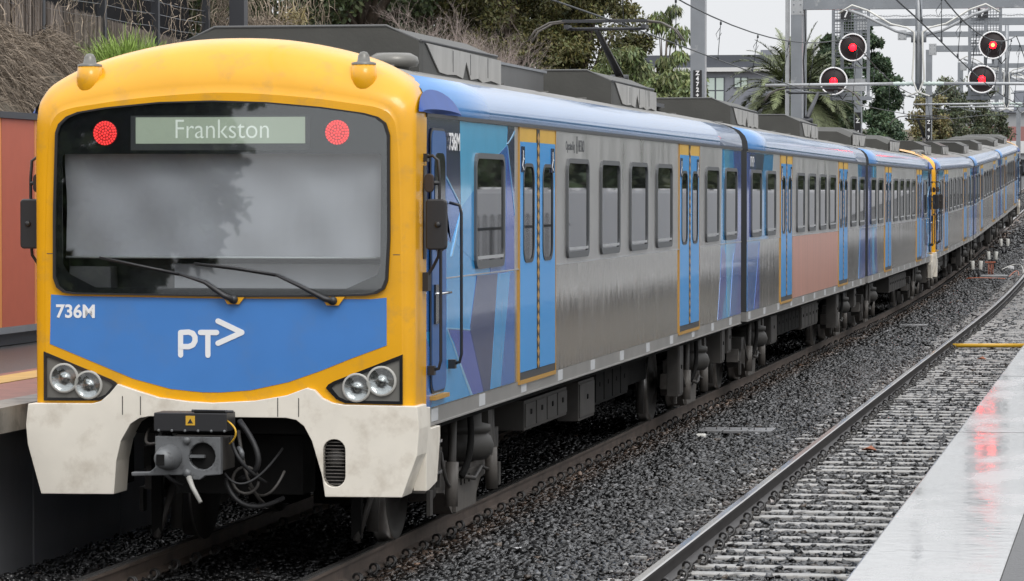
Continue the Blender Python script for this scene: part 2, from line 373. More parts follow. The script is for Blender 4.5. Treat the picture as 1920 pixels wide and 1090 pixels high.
# ------------------------------------------------------------------ ballast stones
def stones():
    def field(n, x0, x1, y0, y1, smin, smax, zj):
        x = rng.uniform(x0, x1, n); y = rng.uniform(y0, y1, n); return x, y, rng.uniform(smin, smax, n), rng.uniform(-zj, zj, n)
    parts = [field(74000, -1.95, 5.6, -6, 14, .016, .038, .014), field(60000, -1.95, 5.6, 14, 42, .020, .040, .014), field(34000, -2.4, 6.2, 42, 110, .03, .05, .012), field(9000, -2.4, 8, 110, 200, .05, .08, .01)]
    x, y, s, dz = [np.concatenate(a) for a in zip(*parts)]; n = len(x)
    # heap a little between the two tracks, keep low inside the near track
    h = np.where((x > 1.25) & (x < 2.75), .020 + .012 * np.sin(x * 9 + y * .8), 0.) + .006 * np.sin(x * 5 + y * 1.3)
    h += np.where(x < 1.7, .012, 0)
    inn = (x > 2.67) & (x < 5.3); h = np.where(inn, .006 + .004 * np.sin(x * 3 + y * 2), h)
    onsl = inn & (np.abs((y + 2.5 + .3) % .6 - .3) < .125); cover = np.where(x < 3.1, .5, .05)
    h = np.where(onsl, np.where(rng.random(n) < cover, .028, -.12), h)
    h = np.where(inn & ~onsl & (rng.random(n) < .08), h + .022, h)
    z = profv(y) - .200 + h + dz * np.where(inn, .4, 1)
    c = np.array([[i, j, k] for k in (-1, 1) for j in (-1, 1) for i in (-1, 1)], float)
    V = c[None] * rng.uniform(.35, 1.15, (n, 8, 3)) * (s[:, None, None] * np.concatenate([rng.uniform(.75, 1.35, (n, 1, 2)), rng.uniform(.35, .75, (n, 1, 1))], 2))
    yaw = rng.uniform(0, 6.28, n); tl = rng.normal(0, .38, n) / 2; ta = rng.uniform(0, 6.28, n)
    w, a, b, d = np.cos(yaw / 2) * np.cos(tl), np.sin(tl) * np.cos(ta), np.sin(tl) * np.sin(ta), np.sin(yaw / 2) * np.cos(tl)
    nn = np.sqrt(w * w + a * a + b * b + d * d); w, a, b, d = w / nn, a / nn, b / nn, d / nn
    Rm = np.stack([1 - 2 * (b * b + d * d), 2 * (a * b - w * d), 2 * (a * d + w * b), 2 * (a * b + w * d), 1 - 2 * (a * a + d * d), 2 * (b * d - w * a), 2 * (a * d - w * b), 2 * (b * d + w * a), 1 - 2 * (a * a + b * b)], 1).reshape(n, 3, 3)
    V = np.einsum('nij,nkj->nki', Rm, V) + np.stack([x, y, z], 1)[:, None]
    F = np.array([(0, 2, 3, 1), (4, 5, 7, 6), (0, 1, 5, 4), (2, 6, 7, 3), (0, 4, 6, 2), (1, 3, 7, 5)])
    F = (F[None] + 8 * np.arange(n)[:, None, None]).reshape(-1, 4)
    t = rng.gamma(1.7, .55, n).clip(.15, 4.2) * np.where(np.abs(x) < .85, .4, 1) * np.where(x < -.9, .6, 1); br = (rng.random(n) < .03) * 1.0  # stones under the train darkened: its shade put into their tint
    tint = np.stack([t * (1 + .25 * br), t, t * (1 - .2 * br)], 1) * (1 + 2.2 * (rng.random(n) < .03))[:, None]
    rs = np.exp(-((np.abs(x) - 1.0) / .22) ** 2) + .6 * np.exp(-((x - 3.05) / .25) ** 2); tint = tint * np.stack([1 + .45 * rs, 1 + .05 * rs, 1 - .2 * rs], 1)
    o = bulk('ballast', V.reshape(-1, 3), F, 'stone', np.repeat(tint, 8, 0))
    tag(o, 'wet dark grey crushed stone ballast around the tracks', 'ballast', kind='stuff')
stones()

# ------------------------------------------------------------------ tracks
def sweep(mb, sec, x, ys, m, mtop=None, top=()):
    n = len(sec); V = [(x + a, y, prof(y) + b) for y in ys for a, b in sec]
    for i in range(n):
        fs = [(j * n + i, j * n + (i + 1) % n, (j + 1) * n + (i + 1) % n, (j + 1) * n + i) for j in range(len(ys) - 1)]
        mb.add([V[k] for f in fs for k in f], [(4 * j, 4 * j + 1, 4 * j + 2, 4 * j + 3) for j in range(len(fs))], mtop if i in top else m)
def railsec():
    return [(-.075, -.165), (.075, -.165), (.075, -.152), (.012, -.128), (.012, -.045), (.036, -.034), (.037, -.008), (.026, 0), (-.026, 0), (-.037, -.008), (-.036, -.034), (-.012, -.045), (-.012, -.128), (-.075, -.152)]
def clip_mesh(m='clip'):
    mb = MB()
    pts = [(.118 + .036 * math.cos(t), -.05 + .012 * k, -.122 + .036 * math.sin(t)) for k, t in enumerate([R(-70 + 38 * i) for i in range(8)])]
    mb.tube([(.128, -.06, -.165)] + pts + [(.085, .045, -.150)], .011, m, 6)
    mb.tube([(x, y + .055, z - .004) for x, y, z in pts[1:6]], .010, m, 6)
    mb.box(.10, .15, -.05, .05, -.178, -.150, m); mb.box(.080, .098, -.04, .04, -.150, -.128, 'under_light')
    o = mb.build('rail_clip'); me = o.data; bpy.data.objects.remove(o); return me
CLIP = clip_mesh()
def track(xc, label, web, sl_mat, half, y_end, clips_x, sz):
    root = empty('railway_track', (0, 0, 0), label=label, cat='railway track')
    ys = [-45, -30, -15, 0, 10, 15] + list(np.arange(18, y_end, 3))
    for sx in (-.8, .8):
        mb = MB(); sweep(mb, railsec(), xc + sx, ys, web, 'rail_head', (6, 7, 8)); mb.build('rail', root)
    def sleeper_box(mb, y):
        z = prof(y); t = sz
        mb.add([(xc - half, y - .10, z - .35), (xc + half, y - .10, z - .35), (xc + half, y + .10, z - .35), (xc - half, y + .10, z - .35), (xc - half, y - .085, z + t), (xc + half, y - .085, z + t), (xc + half, y + .085, z + t), (xc - half, y + .085, z + t)],
               [(0, 1, 2, 3), (4, 5, 6, 7), (0, 1, 5, 4), (1, 2, 6, 5), (2, 3, 7, 6), (3, 0, 4, 7)], sl_mat)
    proto = MB(); z0 = -.35
    proto.add([(-half, -.10, z0), (half, -.10, z0), (half, .10, z0), (-half, .10, z0), (-half, -.085, sz), (half, -.085, sz), (half, .085, sz), (-half, .085, sz)],
              [(0, 1, 2, 3), (4, 5, 6, 7), (0, 1, 5, 4), (1, 2, 6, 5), (2, 3, 7, 6), (3, 0, 4, 7)], sl_mat)
    p0 = proto.build('sleeper', root, bevel=.01)
    for i in range(100):
        y = -2.5 + .6 * i
        s = p0 if i == 0 else p0.copy()
        if i: COL.objects.link(s); s.parent = root
        s.location = (xc + random.uniform(-.03, .03), y, prof(y) + random.uniform(-.008, .004)); s.rotation_euler = (0, 0, random.uniform(-.006, .006))
        for (cx, side) in clips_x:
            c = bpy.data.objects.new('rail_clip', CLIP); COL.objects.link(c); c.parent = s
            c.location = (cx, 0, 0); c.scale = (side, random.choice((1, 1)), 1)
    mb = MB()
    for y in list(np.arange(-20, -3, .6)) + list(np.arange(57.5, 150, .6)): sleeper_box(mb, y)
    tag(mb.build('sleeper', root), 'far run of sleepers in the track', kind='stuff')
    if clips_x:
        mb = MB(); me = CLIP
        vs = [tuple(v.co) for v in me.vertices]; fs = [tuple(p.vertices) for p in me.polygons]
        for y in np.arange(57.5, 110, .6):
            for cx, side in clips_x: mb.add([(xc + cx + a * side, y + b, prof(y) + c) for a, b, c in vs], fs, 'clip')
        tag(mb.build('rail_clip', root, recalc=False), 'far run of clips beside the rails', kind='stuff')
    return root
track(0, 'rusty brown railed track under the passing train', 'rail_web', 'old_sleeper', 1.3, 260, [(.8, 1), (-.8, -1), (-.8, 1), (.8, -1)], -.225)
track(3.99, 'empty track with dark rail and pale wet concrete sleepers beside the platform', 'rail_dark', 'concrete_sleeper', 1.32, 260, [(-.8, 1), (-.8, -1), (.8, -1), (.8, 1)], -.167)

# ------------------------------------------------------------------ train carriages
L1, L2 = 21.5, 20.9
def roof_sec():
    return [(1.46, 3.39), (1.475, 3.41), (1.465, 3.50), (1.43, 3.58), (1.36, 3.65), (1.24, 3.705)], [(1.24, 3.705), (1.0, 3.775), (.6, 3.85), (.2, 3.885), (0, 3.89)]
def extr(mb, pts, y0, y1, m, smooth=True, cut=1):
    ys = [y0 + (y1 - y0) * k / cut for k in range(cut + 1)]; n = len(pts)
    mb.add([(x, y, z) for y in ys for x, z in pts], [(j * n + i, j * n + i + 1, (j + 1) * n + i + 1, (j + 1) * n + i) for j in range(cut) for i in range(n - 1)], m, smooth)
def make_window(root, s, y0, y1, z0, z1):
    X = 1.462
    def side(mb, poly, d0, d1, m, holes=()): mb.prism(poly, s * d0, s * d1, m, 'yz', holes)
    mb = MB(); side(mb, rrect(y0, y1, z0, z1, .11), X + .022, X - .01, 'frame_grey', [rrect(y0 + .042, y1 - .042, z0 + .06, z1 - .045, .085)])
    f = mb.build('window', root)
    mb = MB(); side(mb, rrect(y0 + .035, y1 - .035, z0 + .05, z1 - .038, .08), X + .008, X + .001, 'side_glass'); mb.build('pane', f)
    mb = MB(); side(mb, rrect(y0 + .055, y1 - .055, z0 + .075, z0 + .10, .01, 1), X + .019, X + .009, 'galv_light'); mb.build('sill', f)
def make_door(root, s, y0, y1):
    X = 1.462; ym = (y0 + y1) / 2
    def side(mb, poly, d0, d1, m, holes=()): mb.prism(poly, s * d0, s * d1, m, 'yz', holes)
    mb = MB(); side(mb, [(y0 - .026, 1.13), (y1 + .026, 1.13), (y1 + .026, 3.375), (y0 - .026, 3.375)], X + .012, X - .01, 'orange', [[(y0 - .008, 1.10 + .065), (y1 + .008, 1.165), (y1 + .008, 3.362), (y0 - .008, 3.362)]])
    side(mb, [(y0 - .007, 1.166), (y1 + .007, 1.166), (y1 + .007, 1.232), (y0 - .007, 1.232)], X + .006, X + .001, 'gasket')
    fr = mb.build('door', root)
    mb = MB(); side(mb, [(y0, 3.24), (y1, 3.24), (y1, 3.36), (y0, 3.36)], X + .006, X + .001, 'header_yellow'); mb.build('header', fr)
    for a, b in ((y0 + .012, ym - .076), (ym + .076, y1 - .012)):
        mb = MB(); w = rrect(a + .16, b - .15, 2.20, 3.04, .13)
        side(mb, [(a, 1.235), (b, 1.235), (b, 3.24), (a, 3.24)], X + .010, X + .001, 'door_blue', [w])
        side(mb, rrect(a + .145, b - .135, 2.185, 3.055, .14), X + .016, X + .0102, 'gasket', [rrect(a + .175, b - .165, 2.215, 3.025, .12)])
        side(mb, w, X + .007, X + .002, 'side_glass'); mb.build('door_leaf', fr)
    mb = MB(); side(mb, [(ym - .075, 1.225), (ym + .075, 1.225), (ym + .075, 3.36), (ym - .075, 3.36)], X + .011, X + .001, 'black_rubber')
    k = 1.27
    while k < 3.3: side(mb, [(ym, k - .038), (ym + .060, k + .01), (ym, k + .058), (ym - .060, k + .01)], X + .0135, X + .0112, 'orange'); k += .1
    mb.build('edge_strip', fr)
    for a in (y0 + .10, y1 - .20):
        mb = MB(); side(mb, [(a - .06, 2.98), (a + .10, 2.98), (a + .10, 3.2), (a - .06, 3.2)], X + .018, X + .0105, 'lv_navy')
        for l in ([(a + .02, 3.16), (a + .02, 3.08)], [(a + .02, 3.1), (a + .06, 3.09)], [(a + .02, 3.08), (a - .02, 3.03)], [(a - .02, 3.03), (a + .04, 3.0)]):
            strokes(mb, [l], .014, 'white_mark', 'yz', s * (X + .0205), s * (X + .0182))
        mb.build('door_notice', fr)
def make_bogie(root, yc):
    f = MB()
    for s in (-1, 1):
        f.prism([(yc - 1.55, .40), (yc - 1.5, .58), (yc - .7, .60), (yc - .5, .50), (yc + .5, .50), (yc + .7, .60), (yc + 1.5, .58), (yc + 1.55, .40), (yc + .8, .34), (yc + .5, .16), (yc + .42, .13), (yc - .42, .13), (yc - .5, .16), (yc - .8, .34)], s * 1.00, s * 1.16, 'under_light', 'yz')
        f.prism([(yc - .44, .15), (yc + .44, .15), (yc + .50, .47), (yc - .50, .47)], s * 1.165, s * 1.19, 'under_light', 'yz')
        for d in (-1.25, 1.25):
            f.lathe((0, yc + d, .46), 'x', [(0, s * 1.17), (.12, s * 1.17), (.14, s * 1.15), (.16, s * .98)], 'under_grey', 16)
            f.box(min(s * 1.02, s * 1.2), max(s * 1.02, s * 1.2), yc + d - .18, yc + d + .18, .56, .74, 'under_grey')
            f.tube([(s * 1.24, yc + d * .72, .24), (s * 1.24, yc + d * .66, .98)], .035, 'under_grey', 8)
            f.tube([(s * 1.24, yc + d * .72, .24), (s * 1.24, yc + d * .69, .6)], .055, 'under_light', 8)
            f.tube(arc((s * 1.2, yc + d * .9, .7), (s * 1.27, yc + d * .95, .3), (s * 1.2, yc + d * .5, .45)), .016, 'under_grey', 6)
            f.box(min(s * 1.17, s * 1.2), max(s * 1.17, s * 1.2), yc + d * 1.2 - .05, yc + d * 1.2 + .05, .22, .42, 'under_grey')
            f.tube([(s * .8, yc + d * 1.45, .62), (s * .8, yc + d * 1.5, .12)], .05, 'under_grey', 6)
        f.tube([(s * 1.22, yc - .5, .46), (s * 1.26, yc, .4), (s * 1.22, yc + .5, .46)], .02, 'under_grey', 6)
        for k in (-.25, -.1, .1): f.box(min(s * 1.19, s * 1.195), max(s * 1.19, s * 1.195), yc + k, yc + k + .03, .36, .43, 'under')
        f.tube(arc((s * 1.28, yc - .30, .98), (s * 1.33, yc - .36, .6), (s * 1.24, yc - .5, .45)), .03, 'under', 6)
        f.box(min(s * 1.05, s * 1.3), max(s * 1.05, s * 1.3), yc + .42, yc + .62, .55, .98, 'under_grey')
    f.box(-1.0, 1.0, yc - .3, yc + .3, .35, .62, 'under')
    for d in (-1.25, 1.25): f.tube([(-.8, yc + d, .46), (.8, yc + d, .46)], .09, 'under', 10)
    for k in (-.45, .1): f.box(k, k + .38, yc - .95, yc - .35, .25, .72, 'under')
    b = f.build('bogie', root)
    for d in (-1.25, 1.25):
        for s in (-1, 1):
            w = MB(); w.lathe((s * .80, yc + d, .46), 'x', [(.0, s * .09), (.14, s * .09), (.17, s * .05), (.38, s * .04), (.40, s * .065), (.455, s * .065)], 'wheel_steel', 36)
            w.lathe((s * .80, yc + d, .46), 'x', [(.457, s * .065), (.46, -s * .045), (.485, -s * .05), (.485, -s * .075)], 'tread', 36)
            w.lathe((s * .80, yc + d, .46), 'x', [(.485, -s * .075), (0, -s * .075)], 'wheel_steel', 36); w.build('wheel', b)
    for s in (-1, 1):
        a = MB(); a.lathe((s * 1.12, yc, .55), 'z', [(.14, 0), (.24, .01), (.29, .06), (.305, .13), (.28, .20), (.255, .22), (.25, .235), (.275, .245), (.275, .30), (.20, .315), (.195, .50)], 'spring_rubber', 24)
        a.build('air_spring', b)
def underbits(root, items):
    for (s, x0, x1, y0, y1, z0, z1, m) in items:
        mb = MB(); a, b = sorted((s * x0, s * x1))
        mb.box(a, b, y0, y1, z0, z1, m)
        n = max(1, int((y1 - y0) / .55))
        for k in range(n):
            ya = y0 + (y1 - y0) * k / n + .03; yb = y0 + (y1 - y0) * (k + 1) / n - .03
            e0, e1 = sorted((s * (x1 + .012), s * (x1 - .002)))
            mb.box(e0, e1, ya, yb, z0 + .03, z1 - .03, m)
            mb.box(*sorted((s * (x1 + .022), s * (x1 + .010))), (ya + yb) / 2 - .03, (ya + yb) / 2 + .03, (z0 + z1) / 2, (z0 + z1) / 2 + .05, 'under')
        mb.build('equipment_case', root, bevel=.008)
def make_pod(root, y0, y1):
    """roof air conditioner: dark chamfered casing with pale side panels"""
    zt = 4.15; zb = 3.74
    mb = MB(); sec = [(-1.0, zb), (-1.0, 4.03), (-.72, zt), (0, zt + .015), (.72, zt), (1.0, 4.03), (1.0, zb)]
    def ring(y, k=1., dz=0.): return [(x * k, y, z + (dz if z > zb + .05 else 0)) for x, z in sec]
    V = ring(y0 - .12, .99) + ring(y0, 1) + ring(y1 - .25, 1) + ring(y1, .96, -.09); n = len(sec)
    fs = [(j * n + i, j * n + i + 1, (j + 1) * n + i + 1, (j + 1) * n + i) for j in range(3) for i in range(n - 1)]
    mb.add(V, fs + [tuple(range(n))[::-1], tuple(range(3 * n, 4 * n))], 'dark_pod')
    for s in (-1, 1): mb.tube([(s * 1.0, y0 - .1, 4.035), (s * 1.0, y1 - .25, 4.035)], .012, 'pod_top', 6)
    mb.tube([(-.99, y0 - .1, 4.03), (-.72, y0 - .12, zt + .005), (.72, y0 - .12, zt + .005), (.99, y0 - .1, 4.03)], .012, 'pod_top', 6)
    pod = mb.build('roof_pod', root)
    for s in (-1, 1):
        yy = [y0 + .12, y0 + .35, y0 + .6, y0 + .9, y0 + 1.3, y0 + 1.6, y0 + 1.75, y0 + 1.95, y0 + 2.3, y0 + 2.5, y0 + 2.9, y1 - .12]
        zz = [4.0, 3.90, 3.80, 3.79, 3.80, 3.78, 3.93, 3.78, 3.80, 3.77, 3.80, 3.78]
        yy = [y0 + (t - y0) * (y1 - y0) / 3.5 if t < y1 - .13 else t for t in yy]
        mb = MB(); mb.prism([(y0 + .05, 4.02)] + list(zip(yy, zz)) + [(y1 - .12, 4.0)], s * 1.014, s * 1.004, 'pod_side', 'yz')
        for q in (.33, .55, .78): mb.box(*sorted((s * 1.0145, s * 1.017)), y0 + (y1 - y0) * q, y0 + (y1 - y0) * q + .012, 3.82, 4.0, 'gasket')
        mb.build('side_panel', pod)
    return pod
def make_panto(root, yb, flip, zh, up=True):
    p = MB()
    p.box(-.55, .55, yb - .6, yb + .6, 3.92, 3.97, 'dark_steel')
    for x in (-.45, .45):
        for y in (yb - .5, yb + .5): p.lathe((x, y, 3.86), 'z', [(.04, 0), (.07, .02), (.04, .04), (.07, .06), (.04, .08), (.05, .1)], 'under_grey', 10)
    p.lathe((0, yb, 3.97), 'z', [(.28, 0), (.28, .05), (.12, .07), (.12, .18)], 'under', 14)
    for k in range(8):
        a = k * .785; p.tube([(.25 * math.cos(a), yb + .25 * math.sin(a), 4.0), (.12 * math.cos(a), yb + .12 * math.sin(a), 4.2)], .02, 'under', 5)
    kx = yb - flip * .25
    p.tube([(0, yb, 4.1), (0, kx, 4.34)], .06, 'under_light', 8)
    b = p.build('pantograph', root)
    p = MB(); yh = yb + flip * .9
    p.tube([(0, kx, 4.34), (-.13, yh, zh - .1)], [.055, .035], 'dark_steel', 8); p.tube([(-.12, kx, 4.30), (.12, kx, 4.30)], .05, 'dark_steel', 8)
    p.tube([(.06, kx, 4.30), (-.09, yh, zh - .13)], .012, 'under_grey', 6); p.build('upper_arm', b)
    p = MB()
    for d in (-.13, .13):
        p.tube([(-1.0, yh + d, zh - .26), (-.9, yh + d, zh - .12), (-.72, yh + d, zh - .025), (-.55, yh + d, zh - .005), (0, yh + d, zh + .01), (.55, yh + d, zh - .005), (.72, yh + d, zh - .025), (.9, yh + d, zh - .12), (1.0, yh + d, zh - .26)], .013, 'under_light', 8)
        p.box(-.55, .55, yh + d - .02, yh + d + .02, zh - .012, zh + .014, 'dark_steel')
    p.tube([(-.5, yh, zh - .1), (.5, yh, zh - .1)], .02, 'dark_steel', 8)
    for s in (-.5, .5): p.box(s - .03, s + .03, yh - .14, yh + .14, zh - .10, zh - .05, 'dark_steel')
    p.build('collector_head', b)
def body(root, L, y0, livery_list, doors, windows):
    # shell: side walls, waist line, solebar
    mb = MB()
    for s in (-1, 1):
        mb.add([(s * 1.46, y0, 2.135), (s * 1.46, L, 2.135), (s * 1.46, L, 3.39), (s * 1.46, y0, 3.39)], [(0, 1, 2, 3)], 'steel')
        mb.add([(s * 1.46, y0, 1.16), (s * 1.46, L, 1.16), (s * 1.46, L, 2.135), (s * 1.46, y0, 2.135)], [(0, 1, 2, 3)], 'steel_low')
        mb.add([(s * 1.46, y0, 1.16), (s * 1.30, y0, 1.16), (s * 1.30, L, 1.16), (s * 1.46, L, 1.16)], [(0, 1, 2, 3)], 'under')
        mb.box(*sorted((s * 1.4605, s * 1.467)), y0, L, 2.131, 2.141, 'galv_light')
    mb.add([(-1.46, L, 1.16), (1.46, L, 1.16), (1.46, L, 3.39), (-1.46, L, 3.39)], [(0, 1, 2, 3)], 'gasket')
    mb.add([(-1.46, y0, 1.16), (1.46, y0, 1.16), (1.46, y0, 3.39), (-1.46, y0, 3.39)], [(0, 1, 2, 3)], 'gasket')
    mb.build('body_shell', root)
    mb = MB(); c, r = roof_sec()
    for s in (-1, 1):
        extr(mb, [(s * x, z) for x, z in c], y0, L, 'cove_blue', cut=8)
        mb.box(*sorted((s * 1.40, s * 1.478)), y0, L, 3.368, 3.398, 'gasket')
    full = c[::-1][:0] + [(x, z) for x, z in c] + r[1:]
    ends = full + [(-x, z) for x, z in full[::-1][1:]]
    for y in (y0, L): mb.add([(x, y, z) for x, z in ends], [tuple(range(len(ends)))], 'gasket')
    rf = mb.build('roof_cove', root)
    mb = MB()
    for s in (-1, 1): extr(mb, [(s * x, z) for x, z in r], y0, L, 'roof_grey', cut=8)
    for k in range(int((L - y0) / 2.4)): mb.box(-1.0, 1.0, y0 + 1 + k * 2.4, y0 + 1.03 + k * 2.4, 3.79, 3.80, 'roof_grey')
    mb.build('roof', root)
    mb = MB()
    for s in (-1, 1):
        mb.box(*sorted((s * 1.36, s * 1.458)), y0, L, 1.03, 1.158, 'solebar')
        mb.box(*sorted((s * 1.458, s * 1.470)), y0, L, 1.028, 1.040, 'solebar')
        y = y0 + .22
        while y < L - .2: mb.box(*sorted((s * 1.4585, s * 1.4615)), y, y + .26, 1.055, 1.15, 'mark_grey'); y += 1.95
    mb.build('solebar', root)
    mb = MB(); mb.box(-1.35, 1.35, y0, L, .96, 1.02, 'under'); mb.box(-.9, .9, 5.2, L - 5.2, .55, .96, 'under'); mb.build('underframe', root)
    for s in (-1, 1):
        for far in (False, True):
            mb = MB()
            for poly, m, k in livery_list:
                if (poly[0][0] > 10) == far: mb.prism(poly, s * (1.4602 + .0009 * k), s * 1.4601, m, 'yz')
            mb.build('livery_film', root)
    for s in (-1, 1):
        for a, b in windows: make_window(root, s, a, b, 2.18, 3.12)
        for a, b in doors: make_door(root, s, a, b)
CAB_W = [(2.38, 3.68), (6.95, 8.25), (9.02, 10.3), (11.05, 12.35), (13.08, 14.38), (17.55, 18.88), (19.57, 20.9)]
CAB_D = [(4.45, 6.3), (15.07, 16.9)]
LV1 = [([(.46, 1.165), (4.22, 1.165), (4.22, 3.365), (.46, 3.365)], 'lv_sky', 1),
       ([(.46, 2.62), (1.2, 2.9), (1.84, 2.68), (1.8, 3.364), (.46, 3.364)], 'lv_navy', 2),
       ([(1.8, 3.363), (3.9, 3.363), (3.87, 3.2), (1.84, 2.68)], 'lv_cyan', 3),
       ([(1.84, 2.68), (2.9, 2.95), (2.6, 2.2), (1.5, 2.42)], 'lv_sky', 3),
       ([(1.1, 2.95), (1.84, 2.68), (1.43, 2.41), (1.2, 2.55)], 'lv_blue', 4),
       ([(.46, 2.60), (.8, 2.5), (1.43, 2.41), (1.1, 2.95)], 'lv_blue', 4),
       ([(3.9, 3.363), (4.22, 3.363), (4.22, 2.8), (3.87, 3.2)], 'lv_navy', 5),
       ([(3.87, 3.2), (4.21, 2.8), (4.21, 2.14), (3.8, 2.12)], 'lv_indigo', 5),
       ([(2.9, 3.0), (3.87, 3.2), (3.8, 2.12), (3.1, 2.12)], 'lv_blue', 4),
       ([(1.24, 2.13), (2.25, 2.13), (2.2, 1.70), (1.24, 1.75)], 'lv_sky', 6),
       ([(.46, 1.75), (1.24, 1.75), (1.24, 2.4), (.46, 2.5)], 'lv_blue', 2),
       ([(1.24, 1.745), (2.2, 1.695), (2.78, 1.17), (2.2, 1.17), (1.54, 1.63)], 'lv_purple', 6),
       ([(2.5, 2.125), (3.42, 2.12), (3.08, 1.17), (2.78, 1.17), (2.2, 1.70)], 'lv_slate', 7),
       ([(3.42, 2.12), (4.0, 2.12), (3.55, 1.17), (3.08, 1.17)], 'lv_sky', 8),
       ([(4.0, 2.12), (4.21, 2.12), (4.21, 1.17), (3.55, 1.17)], 'lv_blue', 8),
       ([(.5, 1.17), (1.24, 1.74), (1.54, 1.62), (2.2, 1.17)], 'lv_sky', 7),
       ([(.46, 1.17), (.62, 1.17), (.85, 1.45), (.46, 1.7)], 'lv_blue', 8),
       ([(1.24, 1.752), (1.84, 1.722), (2.2, 1.702), (2.2, 1.692), (1.24, 1.74)], 'lv_line', 9),
       ([(1.84, 2.67), (1.9, 2.67), (1.48, 2.3), (1.43, 2.3)], 'lv_line', 9), ([(1.12, 2.97), (1.84, 2.695), (1.84, 2.675), (1.12, 2.95)], 'lv_line', 9),
       ([(3.85, 3.21), (3.9, 3.21), (4.22, 3.33), (4.22, 3.30)], 'lv_line', 9), ([(3.86, 3.2), (3.89, 3.2), (4.22, 2.66), (4.22, 2.6)], 'lv_line', 9),
       ([(1.24, 1.74), (1.28, 1.74), (2.3, 1.17), (2.2, 1.17)], 'lv_line', 9),
       ([(19.2, 2.12), (19.35, 3.36), (21.48, 3.36), (21.48, 1.165), (18.85, 1.165), (19.15, 1.7)], 'lv_sky', 1),
       ([(20.6, 3.36), (21.48, 3.36), (21.48, 1.165), (20.3, 1.165), (20.9, 2.2)], 'lv_indigo', 2),
       ([(18.87, 1.17), (19.3, 1.17), (20.2, 1.9), (19.3, 2.1), (19.15, 1.7)], 'lv_purple', 3),
       ([(19.5, 3.36), (20.1, 3.36), (20.2, 1.17), (19.9, 1.17)], 'lv_cyan', 4), ([(20.2, 1.17), (20.9, 1.17), (21.2, 1.9), (20.6, 2.0)], 'lv_blue', 5)]
LV2 = [([(.02, 1.165), (1.62, 1.165), (1.65, 2.12), (2.8, 2.14), (3.5, 3.36), (.02, 3.36)], 'lv_sky', 1), ([(.02, 2.1), (.9, 2.3), (1.0, 3.36), (.02, 3.36)], 'lv_indigo', 2),
       ([(.05, 1.17), (.8, 1.17), (1.5, 2.1), (.05, 2.1)], 'lv_blue', 3), ([(.9, 1.17), (1.6, 1.17), (1.6, 2.1)], 'lv_purple', 4), ([(1.0, 3.35), (2.2, 3.35), (2.0, 3.1), (1.0, 3.05)], 'lv_slate', 4),
       ([(19.0, 3.36), (20.88, 3.36), (20.88, 1.165), (19.2, 1.165), (19.6, 2.2)], 'lv_sky', 1), ([(19.9, 3.36), (20.88, 3.36), (20.88, 1.165), (19.8, 1.165), (20.2, 2.2)], 'lv_indigo', 2),
       ([(19.3, 1.17), (20.1, 1.17), (20.3, 2.1), (19.7, 2.1)], 'lv_blue', 3)]
